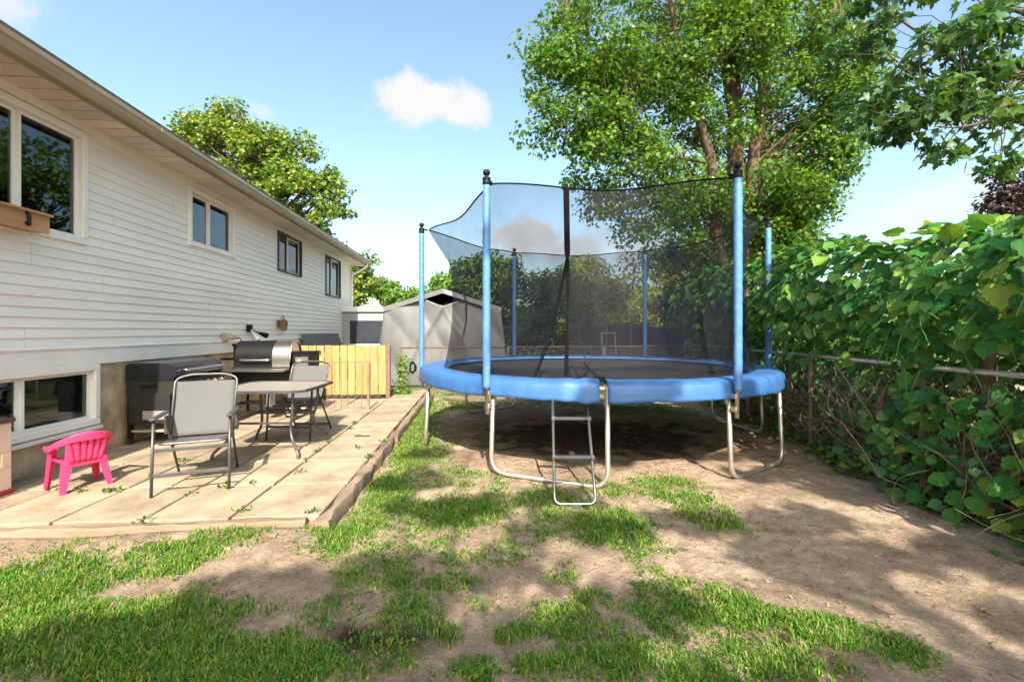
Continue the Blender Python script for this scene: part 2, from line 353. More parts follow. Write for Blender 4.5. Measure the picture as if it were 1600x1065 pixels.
def fillet(pts, rad, n=5):
    pts = [Vector(p) for p in pts]; out = [pts[0]]
    for i in range(1, len(pts) - 1):
        a, b, c = pts[i - 1], pts[i], pts[i + 1]; d1 = (a - b); d2 = (c - b); r1 = min(rad, d1.length * .49); r2 = min(rad, d2.length * .49)
        p, q = b + d1.normalized() * r1, b + d2.normalized() * r2
        for k in range(n + 1): t = k / n; out.append(p * (1 - t) ** 2 + b * 2 * t * (1 - t) + q * t * t)
    out.append(pts[-1]); return out
def np_mesh(name, V, Fc, m, parent=None, kind=None, smooth=False):
    V = np.asarray(V, np.float32).reshape(-1, 3); Fc = np.asarray(Fc, np.int32)
    if parent is not None: V = V - np.array(ORG.get(parent, Vector((0, 0, 0))), np.float32)
    me = bpy.data.meshes.new(name); me.vertices.add(len(V)); me.vertices.foreach_set('co', V.ravel())
    k = Fc.shape[1]; me.loops.add(Fc.size); me.loops.foreach_set('vertex_index', Fc.ravel()); me.polygons.add(len(Fc))
    me.polygons.foreach_set('loop_start', np.arange(0, Fc.size, k, dtype=np.int32)); me.polygons.foreach_set('loop_total', np.full(len(Fc), k, np.int32))
    if smooth: me.polygons.foreach_set('use_smooth', np.ones(len(Fc), bool))
    me.update(calc_edges=True); me.materials.append(MATS[m])
    o = bpy.data.objects.new(name, me); COL.objects.link(o)
    if parent is not None: o.parent = parent; ORG[o] = ORG.get(parent, Vector((0, 0, 0)))
    if kind: o['kind'] = kind
    return o
def frames(nrm, tip):
    nrm = nrm / np.linalg.norm(nrm, axis=1, keepdims=True)
    tip = tip - nrm * np.sum(nrm * tip, axis=1, keepdims=True); tip = tip / np.maximum(np.linalg.norm(tip, axis=1, keepdims=True), 1e-6)
    return np.stack([np.cross(tip, nrm), tip, nrm], axis=2)      # columns: side, tip, normal
def cloud(name, tv, tf, P, Rm, S, m, parent=None, kind=None):
    tv = np.asarray(tv, float); V = np.einsum('nij,kj->nki', Rm, tv) * S[:, None, None] + P[:, None, :]
    Fc = (np.asarray(tf)[None] + (np.arange(len(P)) * len(tv))[:, None, None]).reshape(-1, len(tf[0]))
    return np_mesh(name, V, Fc, m, parent, kind)
def outline_leaf(pts, cup=.12, fold=.1):
    """a leaf as a fan over an outline (x, y), the blade folded along its midrib and cupped"""
    v = [(0, .42, -.02)] + [(x, y, fold * abs(x) - cup * ((y - .4) ** 2 + x * x) * .8) for x, y in pts]; n = len(pts)
    return v, [(0, 1 + i, 1 + (i + 1) % n) for i in range(n)]
def mirror(half): return half + [(-x, y) for x, y in half[::-1] if abs(x) > 1e-6]
# grape: broad, shallow lobes, toothed; maple: deep pointed lobes; simple leaves for trees farther off
GRAPE = outline_leaf(mirror([(0, .06), (.14, -.06), (.30, -.04), (.40, .10), (.50, .16), (.44, .28), (.54, .44), (.42, .50), (.40, .62), (.30, .64), (.24, .80), (.13, .82), (0, 1.02)]), .22, .20)
CURL = outline_leaf(mirror([(0, .04), (.16, -.05), (.33, .02), (.36, .16), (.47, .24), (.36, .34), (.40, .50), (.27, .54), (.25, .70), (.10, .74), (0, .93)]), .75, .38)
GRAPE2 = outline_leaf(mirror([(0, .02), (.18, -.08), (.36, .0), (.42, .14), (.52, .26), (.45, .38), (.48, .56), (.34, .60), (.26, .76), (.12, .86), (0, 1.0)]), .35, -.12)
MAPLE = outline_leaf(mirror([(0, .10), (.18, .02), (.44, .06), (.34, .22), (.60, .44), (.38, .46), (.34, .60), (.20, .52), (.16, .80), (0, 1.06)]), .18, .15)
MAPLE_S = outline_leaf([(0, 0), (.36, .12), (.30, .36), (.50, .60), (.18, .62), (0, 1.0), (-.18, .62), (-.50, .60), (-.30, .36), (-.36, .12)], .15, .18)
OVAL = ([(0, 0, 0), (.30, .45, .06), (0, 1, -.05), (-.30, .45, .06)], [(0, 1, 2), (0, 2, 3)])
def unit(n): v = rng.normal(size=(n, 3)); return v / np.linalg.norm(v, axis=1, keepdims=True)
def foliage(name, clumps, per, leaf, size, m, parent, up=.7, droop=.5, seed=None):
    """leaves scattered through clumps [(centre, radius)], denser towards each clump's outside"""
    C = np.array([c for c, r in clumps], float); Rr = np.array([r for c, r in clumps], float)
    cnt = np.maximum(4, (per * (Rr / Rr.mean()) ** 2 * rng.uniform(.6, 1.4, len(C)))).astype(int)
    idx = np.repeat(np.arange(len(C)), cnt); n = len(idx)
    u = unit(n); u[:, 2] *= .72
    P = C[idx] + u * (Rr[idx] * rng.uniform(.15, 1, n) ** .55)[:, None]
    nrm = u * .7 + unit(n) * .75 + np.array([0, 0, up]); tip = u * .6 + unit(n) * .7 + np.array([0, 0, -droop])
    return cloud(name, leaf[0], leaf[1], P, frames(nrm, tip), size * rng.uniform(.6, 1.25, n), m, parent)
def blob_clumps(blobs, r, keep=None):
    out = []
    for (c, rad, n) in blobs:
        u = unit(n); k = rng.uniform(.05, 1, n) ** .42; P = np.array(c) + u * k[:, None] * np.array(rad)
        out += [(tuple(p), r * random.uniform(.65, 1.3)) for p in P]
    return out
def limbs(mb, leaders, clumps, r=.035, seg=5, every=1):
    """a rising, crooked branch from a leader to each clump; it leaves the leader well below the clump"""
    L = [(Vector(p), rr) for pl, rl in leaders for p, rr in zip(pl, rl)]
    for i, (c, cr) in enumerate(clumps):
        if i % every: continue
        c = Vector(c); jit = random.uniform(.3, 1.0)
        def cost(t):
            h = math.hypot(t[0].x - c.x, t[0].y - c.y); return h * 1.2 + abs((c.z - t[0].z) - jit * h - .2) * .9 + random.uniform(0, .5)
        a, ra = min(L, key=cost); d = c - a; r0 = min(r * (.4 + d.length * .18), ra * .6)
        k = .16 * d.length; mid = a + d * .5 + Vector((random.uniform(-k, k), random.uniform(-k, k), random.uniform(-.04, .22) * d.length))
        pts = [a * (1 - t) ** 2 + mid * 2 * t * (1 - t) + c * t * t for t in [q / seg for q in range(seg + 1)]]
        pts = [p + Vector((random.gauss(0, .02), random.gauss(0, .02), random.gauss(0, .02))) * d.length * (0 < j < seg) for j, p in enumerate(pts)]
        mb.tube(pts, [r0 * (1 - .85 * q / seg) + .003 for q in range(seg + 1)], 4, caps=False)
def smooth_path(pts, n=6):
    pts = [Vector(p) for p in pts]; out = []
    for i in range(len(pts) - 1):
        p0, p1, p2, p3 = pts[max(i - 1, 0)], pts[i], pts[i + 1], pts[min(i + 2, len(pts) - 1)]
        for k in range(n):
            t = k / n; out.append(.5 * ((2 * p1) + (p2 - p0) * t + (2 * p0 - 5 * p1 + 4 * p2 - p3) * t * t + (3 * p1 - p0 - 3 * p2 + p3) * t ** 3))
    out.append(pts[-1]); return out
def lin(a, b, n): return [a + (b - a) * i / (n - 1) for i in range(n)]
def copy_tree(o, parent=None):
    c = o.copy(); COL.objects.link(c); c.parent = parent
    for ch in list(o.children): copy_tree(ch, c)
    return c

# ================================================================== GROUND
def vnoise(X, Y, s, seed):
    g = np.random.default_rng(seed).random((256, 256)); x = X * s + 100; y = Y * s + 100; i = np.floor(x).astype(int); j = np.floor(y).astype(int); u = x - i; v = y - j; u = u * u * (3 - 2 * u); v = v * v * (3 - 2 * v)
    G = lambda a, b: g[a % 256, b % 256]
    return (G(i, j) * (1 - u) + G(i + 1, j) * u) * (1 - v) + (G(i, j + 1) * (1 - u) + G(i + 1, j + 1) * u) * v
def ground():
    ax = lambda lo, hi, f0, f1, fs, cs: np.unique(np.concatenate([np.arange(f0, f1, fs), np.array(cs), np.array([lo, hi])]))
    xs = ax(-600, 600, -5, 6.5, .04, [-300, -120, -60, -30, -15, -9, -6.5, 8, 10, 15, 30, 60, 120, 300])
    ys = ax(-600, 900, 1.2, 11, .04, [-300, -100, -40, -15, -6, -2, 0, .3, 12, 14, 18, 25, 40, 80, 200, 400])
    X, Y = np.meshgrid(xs, ys); Z = gz(X, Y)
    Z = Z + .006 * (np.sin(11 * X + 3 * np.sin(5 * Y)) * np.sin(9 * Y + 2 * np.sin(7 * X))) * ((X > -1) | (Y < 3.1)) * (np.abs(X) < 6.6) * (Y > .6) * (Y < 11)
    n, m = X.shape; in_ = ((X > -1) | (Y < 3.1)) * (np.abs(X) < 6.4) * (Y > 1.2) * (Y < 10.9); Z = Z + in_ * (.016 * (vnoise(X, Y, 6.5, 21) - .5) + .012 * (vnoise(X, Y, 13, 22) - .5))
    V = np.stack([X, Y, Z], 2).reshape(-1, 3)
    i = np.arange(n * m).reshape(n, m); Fc = np.stack([i[:-1, :-1], i[:-1, 1:], i[1:, 1:], i[1:, :-1]], 2).reshape(-1, 4)
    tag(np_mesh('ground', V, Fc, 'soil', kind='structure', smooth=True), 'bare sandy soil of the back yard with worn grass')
ground()

# ================================================================== PATIO (slabs are pieces of the setting)
def patio():
    b = MB(); b.span((XW - .02, 3.34, -.1), (-1.16, 9.05, ZP - .045)); b.span((-1.90, 9.05, -.1), (-1.16, 10.3, ZP - .045))
    p = tag(b.build('patio', 'soil'), 'concrete slab patio beside the house', kind='structure')
    xs = [XW, -3.52, -2.94, -2.345, -1.755, -1.125]; ys = [3.36 + .72 * k for k in range(9)]
    for i in range(5):
        for j in range(8):
            if j == 7 and i < 4: x = 1
            g = .011; z = ZP + random.uniform(-.006, .004); tx, ty = random.uniform(-.004, .004), random.uniform(-.004, .004)
            q = MB().box((0, 0, 0), (xs[i + 1] - xs[i] - 2 * g, .72 - 2 * g, .05), bev=.007).build('slab', 'slab', p)
            q.location = ((xs[i] + xs[i + 1]) / 2, (ys[j] + ys[j + 1]) / 2, z - .025); q.rotation_euler = (tx, ty, random.uniform(-.004, .004))
    for j in range(2):
        q = MB().box((0, 0, 0), (.63 - .012, .66 - .012, .05), bev=.007).build('slab', 'slab', p); q.location = (-1.44, 9.12 + .33 + .66 * j, ZP - .028)
    # rough timbers that hold the edge
    def timber(name, a, bb, w, h, m, label, amp=.008):
        a = Vector(a); bb = Vector(bb); t = thing(name, (a.x, a.y, 0), 0, label, 'timber edging', 'timber edging of the patio', local=False)
        d = (bb - a); n = 40; side = Vector((-d.y, d.x, 0)).normalized(); vs_ = []; prof = [(-.5, 0), (.5, 0), (.5, .8), (.38, 1), (-.38, 1), (-.5, .8)]
        for i in range(n + 1):
            for (u, v) in prof:
                j = random.uniform(-amp, amp) + .01 * math.sin(i * .7 + u * 3)
                vs_.append(a + d * (i / n) + side * (u * w + j) + Vector((0, 0, v * h - .03 + (random.uniform(-amp, amp) if v > .5 else 0))))
        k = len(prof); fs = [(i * k + q, i * k + (q + 1) % k, (i + 1) * k + (q + 1) % k, (i + 1) * k + q) for i in range(n) for q in range(k)]
        MB().add(vs_, fs + [tuple(range(k))[::-1], tuple(n * k + q for q in range(k))]).build('beam', m, t, smooth='auto')
    timber('timber_edging', (-5.2, 3.28, 0), (-1.20, 3.31, 0), .09, .108, 'timber_front', 'long pale weathered timber along the front of the patio')
    timber('timber_edging', (-1.07, 3.22, 0), (-1.07, 5.75, 0), .10, .118, 'timber', 'grey rotting timber on the lawn side of the patio, nearest the camera')
    timber('timber_edging', (-1.06, 5.82, 0), (-1.06, 10.2, 0), .10, .11, 'timber', 'brown timber edging of the path, the stretch leading to the fence')
patio()

# ================================================================== HOUSE
def house():
    Y0, Y1 = -4.0, wy(546); ZB, ZT = 1.235, 3.57; zr = 1.045
    h = thing('house', (XW, 6, 0), 0, 'long bungalow with white lap siding, brown gutter and concrete foundation', 'house', local=False)
    # openings: y0, y1, z0, z1
    wins = [dict(y0=2.35, y1=wy(133), z0=2.30, z1=3.47, kind='white', cur=None, mull=wy(32)), dict(y0=wy(293), y1=wy(365), z0=2.63, z1=3.47, kind='white', cur='right', mull=wy(329)),
            dict(y0=wy(433), y1=wy(470), z0=2.645, z1=3.48, kind='dark', cur='right', mull=wy(451)), dict(y0=wy(508), y1=wy(531), z0=2.37, z1=3.48, kind='dark', cur='right', mull=wy(519))]
    base = dict(y0=3.0, y1=wy(152), z0=.40, z1=1.04, kind='white', cur=None, mull=wy(37))
    # foundation, with a hole for the basement window
    X2 = -11.5
    f = MB(); xo = XW - .015
    for (a, b_, c, d) in [(Y0, base['y0'], -.1, zr), (base['y0'], base['y1'], -.1, base['z0']), (base['y1'], Y1, -.1, zr + .1)]:
        f.span((xo - .22, a, c), (xo, b_, d))
    f.build('foundation', 'concrete_wall', h)
    pil = MB().span((xo, wy(152) + .01, -.05), (xo + .012, wy(196), zr)).build('foundation_patch', 'concrete_wall', h)
    # shell of the upper storey behind the boards, leaving the openings free
    s = MB(); cuts = sorted(wins, key=lambda w: w['y0']); y = Y0
    for w in cuts:
        s.span((XW - .16, y, zr), (XW - .03, w['y0'], ZT)); s.span((XW - .16, w['y0'], zr), (XW - .03, w['y1'], w['z0'])); s.span((XW - .16, w['y0'], w['z1']), (XW - .03, w['y1'], ZT)); y = w['y1']
    s.span((XW - .16, y, zr), (XW - .03, Y1, ZT)); s.span((X2, Y1 - .15, 0), (XW - .16, Y1 - .03, ZT)); s.span((X2, Y0, 0), (X2 + .15, Y1, ZT)); s.span((X2, Y0, 0), (XW, Y0 + .15, ZT))
    s.build('wall', 'siding', h)
    # lap siding, board by board
    ex = .1945; n = 12
    seams = {}
    for k in range(n):
        z0 = ZB + k * ex; z1 = min(z0 + ex, ZT)
        cutsy = [Y0]; y = Y0 + [1.3, 3.1, .4, 2.2][k % 4] + random.uniform(-.2, .2)
        while y < Y1 - .8: cutsy.append(y); y += 3.66
        cutsy.append(Y1 - .06)
        for a, b_ in zip(cutsy[:-1], cutsy[1:]):
            rects = [(a + .0025, b_ - .0025, z0, z1)]
            for w in wins:
                nr = []
                for (p, q, r_, t) in rects:
                    if q <= w['y0'] or p >= w['y1'] or t <= w['z0'] or r_ >= w['z1']: nr.append((p, q, r_, t)); continue
                    if p < w['y0']: nr.append((p, w['y0'], r_, t))
                    if q > w['y1']: nr.append((w['y1'], q, r_, t))
                    p2, q2 = max(p, w['y0']), min(q, w['y1'])
                    if r_ < w['z0'] - .004: nr.append((p2, q2, r_, w['z0']))
                    if t > w['z1'] + .004: nr.append((p2, q2, w['z1'], t))
                rects = nr
            for (p, q, r_, t) in rects:
                fx = lambda z: XW + .012 - .010 * (((z - z0) / ex * 2 + 1e-6) % 1.0); zm = z0 + ex / 2; poly = [(XW - .028, r_)]      # each board shows two laps
                if r_ < zm - .004: poly += [(fx(r_) - .003, r_), (fx(r_), r_ + .004)]; poly += [(XW - .001, min(zm, t))] if t >= zm - .004 else [(fx(t), t)]
                if t > zm + .004: lo = max(r_, zm); poly += [(fx(lo) - .003, lo + .001), (fx(lo), lo + .005), (XW - .001, t)]
                poly += [(XW - .028, t)]
                MB().extrude(poly, lambda x, z: Vector((x, p, z)), lambda x, z: Vector((x, q, z))).build('siding_board', 'siding', h)
    MB().span((XW - .03, Y0, zr), (XW + .016, Y1 - .02, ZB - .003)).build('skirt_board', 'white_trim', h)
    MB().extrude([(XW - .03, ZB - .004), (XW + .026, ZB - .02), (XW + .03, ZB - .004), (XW + .012, ZB + .012)], lambda x, z: Vector((x, Y0, z)), lambda x, z: Vector((x, Y1 - .03, z))).build('starter_strip', 'white_trim', h)
    cp = MB(); cp.span((XW - .05, Y1 - .06, zr - .02), (XW + .028, Y1 + .02, ZT)); cp.build('corner_post', 'white_trim', h)
    MB().span((XW - .03, Y0, ZT - .085), (XW + .03, Y1, ZT + .003)).build('frieze_board', 'white_trim', h)
    # windows
    def window(w, sill, depth=.05):
        y0, y1, z0, z1, m = w['y0'], w['y1'], w['z0'], w['z1'], w['mull']
        tr = 'white_trim' if w['kind'] == 'white' else 'dark_frame'; t = .065 if w['kind'] == 'white' else .035; xf = XW + .034
        fr = MB(); e = .002
        for (a, b_, c, d) in [(y0 - e, y1 + e, z0 - e, z0 + t), (y0 - e, y1 + e, z1 - t, z1 + e), (y0 - e, y0 + t, z0 + t, z1 - t), (y1 - t, y1 + e, z0 + t, z1 - t)]:
            fr.span((XW - .10, a, c), (xf, b_, d), bev=.006)
        win = fr.build('window', tr, h)
        s2 = MB(); q = .032; i0, i1, j0, j1 = y0 + t, y1 - t, z0 + t, z1 - t
        for k, (a, b_) in enumerate(((i0, m), (m, i1))):
            xs = XW - .035 - .02 * (k == 0); sm = 'white_trim' if w['kind'] == 'white' or k == 1 else 'dark_frame'
            s2 = MB()
            for (c, d, e_, g) in [(a, b_, j0, j0 + q), (a, b_, j1 - q, j1), (a, a + q, j0 + q, j1 - q), (b_ - q, b_, j0 + q, j1 - q)]:
                s2.span((xs - .02, c + .001, e_ + .001), (xs + .012, d - .001, g - .001))
            s2.build('sash', sm, win)
            MB().span((xs - .006, a + q - .004, j0 + q - .004), (xs, b_ - q + .004, j1 - q + .004)).build('pane', 'glass', win)
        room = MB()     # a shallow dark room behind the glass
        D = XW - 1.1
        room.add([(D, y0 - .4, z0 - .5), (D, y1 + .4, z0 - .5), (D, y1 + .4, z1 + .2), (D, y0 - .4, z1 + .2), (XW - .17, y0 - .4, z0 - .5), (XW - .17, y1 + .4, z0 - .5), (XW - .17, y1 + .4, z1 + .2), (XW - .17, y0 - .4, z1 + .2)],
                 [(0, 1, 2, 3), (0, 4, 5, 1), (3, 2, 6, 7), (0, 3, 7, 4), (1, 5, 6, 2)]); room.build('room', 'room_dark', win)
        if w['cur']:
            a, b_ = m + .02, i1
            MB().sheet(lambda u, v: Vector((XW - .085 + .008 * math.sin(u * 50), a + (b_ - a) * u, j0 + (j1 - j0) * v)), 60, 2).build('curtain', 'curtain', win, smooth=True)
        if sill: MB().extrude([(XW - .1, z0 - .045), (XW + .05, z0 - .05), (XW + .055, z0 - .02), (XW - .1, z0 - .003)], lambda x, z: Vector((x, y0 - .02, z)), lambda x, z: Vector((x, y1 + .01, z))).build('sill', tr, win)
    for i, w in enumerate(wins): window(w, False)
    base['z0'] += .0; window(base, True)
    MB().span((XW - .12, base['y0'], base['z1'] - .0), (XW + .012, base['y1'], zr + .02)).build('lintel', 'white_trim', h)
    # eave: soffit panels, fascia, gutter
    ye = wy(580, -3.56); w = .20; y = -.6; k = 0; xa, xb = XW + .03, -3.655; zs = ZT + .002
    while y < ye - .02:
        b_ = min(y + w, ye); vent = (k // 2) % 2 == 1
        poly = [(y, zs + .012), (y + .001, zs - .002), (y + .004, zs - .004), (b_ - .022, zs - .004), (b_ - .020, zs + .012)]
        MB().extrude(poly, lambda p, q: Vector((xa, p, q)), lambda p, q: Vector((xb, p, q))).build('soffit_panel', 'soffit_vented' if vent else 'soffit_plain', h); y += w; k += 1
    MB().span((xb - .004, -1.2, ZT - .035), (xb + .012, ye, ZT + .115)).build('fascia', 'gutter', h)
    MB().span((XW - .05, -1.2, zs + .0125), (xb, ye - .01, zs + .03)).build('groove_shade_sheet', 'room_dark', h)  # dark sheet over the gaps, standing in for the shade in the grooves
    gx = xb + .014; gp = [(0, .0), (.055, .0), (.075, .03), (.085, .065), (.10, .075), (.10, .115), (.093, .115), (.093, .08), (.078, .07), (.05, .008), (.008, .008), (.008, .115), (0, .115)]
    gut = MB().extrude([(gx + a, ZT - .012 + b_ * 1.12) for a, b_ in gp], lambda x, z: Vector((x, -1.2, z)), lambda x, z: Vector((x, ye + .03, z))).build('gutter', 'gutter', h)
    for yy in (wy(452, -3.56), wy(250, -3.56)):
        MB().extrude([(gx + a * 1.05 - .001, ZT - .014 + b_ * 1.13) for a, b_ in [(0, 0), (.055, 0), (.075, .03), (.085, .065), (.10, .075), (.10, .115), (0, .115)]], lambda x, z: Vector((x, yy, z)), lambda x, z: Vector((x, yy + .05, z))).build('gutter_joint', 'gutter', gut)
    # gable roof and its end
    rz = ZT + .12; rx = (X2 + XW) / 2; pk = rz + (gx - rx) * .36
    roof = MB()
    for sg in (1, -1):
        e0 = rx + sg * (gx + .05 - rx)
        roof.extrude([(e0, rz + .0), (rx, pk), (rx, pk + .06), (e0, rz + .06)], lambda x, z: Vector((x, Y0 - .4, z)), lambda x, z: Vector((x, ye + .02, z)))
    roof.build('roof', 'roof_shingle', h)
    MB().add([(X2, Y1 - .05, ZT), (XW, Y1 - .05, ZT), (rx, Y1 - .05, pk)], [(0, 1, 2)]).build('gable', 'siding', h, thick=.05)
    MB().span((X2, Y1 - .02, ZT), (xb, ye, ZT + .02)).build('end_soffit', 'soffit_plain', h)
    ds = MB(); ds.tube(fillet([(-3.60, Y1 + .12, ZT + .03), (-3.60, Y1 + .12, ZT - .08), (XW + .06, Y1 + .06, ZT - .35), (XW + .06, Y1 + .06, .2), (XW + .3, Y1 + .06, .08)], .08), .04, 6)
    ds.build('downspout', 'white_trim', h)
    return h
house()
def wall_items():
    # cedar flower box under the first window
    y1 = wy(43); t = thing('window_box', (XW, y1 - 1, 2.2), 0, 'cedar flower box fixed under the left window', 'window box', local=False)
    b = MB(); za, zb = 2.30, 2.445
    b.span((XW + .03, y1 - 1.7, za), (XW + .17, y1 - .0, za + .018)); b.build('bottom', 'cedar_box', t)
    MB().span((XW + .17, y1 - 1.7, za - .01), (XW + .19, y1, zb)).build('front_board', 'cedar_box', t)
    MB().span((XW + .035, y1 - .018, za + .019), (XW + .169, y1 - .001, zb)).build('end_board', 'cedar_box', t); MB().span((XW + .165, y1 - 1.7, zb + .001), (XW + .215, y1 + .01, zb + .022)).build('rim', 'cedar_box', t)
    MB().tube(fillet([(XW + .192, y1 - .22, zb - .01), (XW + .215, y1 - .22, zb - .03), (XW + .215, y1 - .22, za + .02), (XW + .192, y1 - .22, za + .05)], .02), .014, 6).build('bracket', 'black_metal', t)
    # vent hood with a cable
    y = wy(348); z = 1.295; t = thing('dryer_vent', (XW, y, z), 0, 'small tan vent hood low on the siding above the barbecue', 'vent', local=False)
    MB().box((XW + .035, y, z), (.03, .15, .15), bev=.008).build('flange', 'vent_plastic', t)
    MB().extrude([(XW + .05, z + .06), (XW + .09, z + .065), (XW + .19, z + .015), (XW + .19, z - .01), (XW + .05, z - .045)], lambda x, q: Vector((x, y - .045, q)), lambda x, q: Vector((x, y + .045, q))).build('hood', 'vent_plastic', t)
    c = MB().tube(smooth_path([(XW + .12, y + .03, z - .03), (XW + .22, y + .10, z - .02), (XW + .27, y + .16, z - .2), (XW + .34, y + .22, z - .42), (XW + .42, y + .1, z - .50)]), .008, 6).build('power_cable', 'web_black')
    tag(c, 'thin black cable drooping from the wall to the pellet grill', 'cable')
    y = wy(386); z = 1.39; t = thing('security_light', (XW, y, z), 0, 'black and white double floodlight on the siding', 'wall light', local=False)
    MB().box((XW + .045, y, z + .06), (.06, .13, .13), bev=.012).build('junction_box', 'black_metal', t)
    for (dy, dz, m) in ((-.02, -.07, 'white_panel'), (.07, -.10, 'white_panel'), (.16, -.03, 'black_metal')):
        a = Vector((XW + .07, y, z + .03)); b_ = Vector((XW + .15, y + dy, z + dz))
        MB().tube([a, (a + b_) / 2, b_], [.012, .012, .02], 8).tube([b_, b_ + (b_ - a) * .4, b_ + (b_ - a) * .8], [.026, .042, .05], 12).build('lamp_head', m, t, smooth='auto')
    y = wy(433); z = 1.45; t = thing('wall_lantern', (XW, y, z), 0, 'old brass carriage lantern on the siding', 'wall light', local=False)
    MB().box((XW + .03, y, z + .1), (.03, .09, .16), bev=.006).build('backplate', 'brass', t)
    MB().lathe([(.02, -.05), (.05, -.04), (.055, -.03)], 6, (XW + .13, y, z)).lathe([(.10, .13), (.085, .15), (.03, .19), (.012, .2), (.012, .24)], 6, (XW + .13, y, z)).build('cap', 'brass', t)
    MB().lathe([(.07, -.03), (.085, .13)], 6, (XW + .13, y, z)).build('glass_body', 'brass', t)
    MB().tube(fillet([(XW + .04, y, z + .16), (XW + .13, y, z + .28), (XW + .13, y, z + .22)], .03), .008, 6).build('arm', 'brass', t)
    # grey board leaning on the wall past the fence
    ya, yb = wy(462), wy(524)
    t = thing('leaning_board', (XW + .3, ya, 0), 0, 'long grey weathered panel leaning on the house behind the wooden fence', 'board', local=False)
    MB().add([(XW + .36, ya, .4), (XW + .36, yb, .4), (XW + .07, yb - .1, 1.30), (XW + .07, ya + .1, 1.31), (XW + .40, ya, .42), (XW + .40, yb, .42), (XW + .11, yb - .1, 1.33), (XW + .11, ya + .1, 1.34)],
             [(0, 1, 2, 3), (7, 6, 5, 4), (0, 4, 5, 1), (1, 5, 6, 2), (2, 6, 7, 3), (3, 7, 4, 0)]).build('panel', 'grey_board', t)
    for yy in (ya + .3, yb - .3): MB().bar((XW + .42, yy, 0), (XW + .20, yy, .9), .05, .05).build('leg', 'grey_board', t)
wall_items()

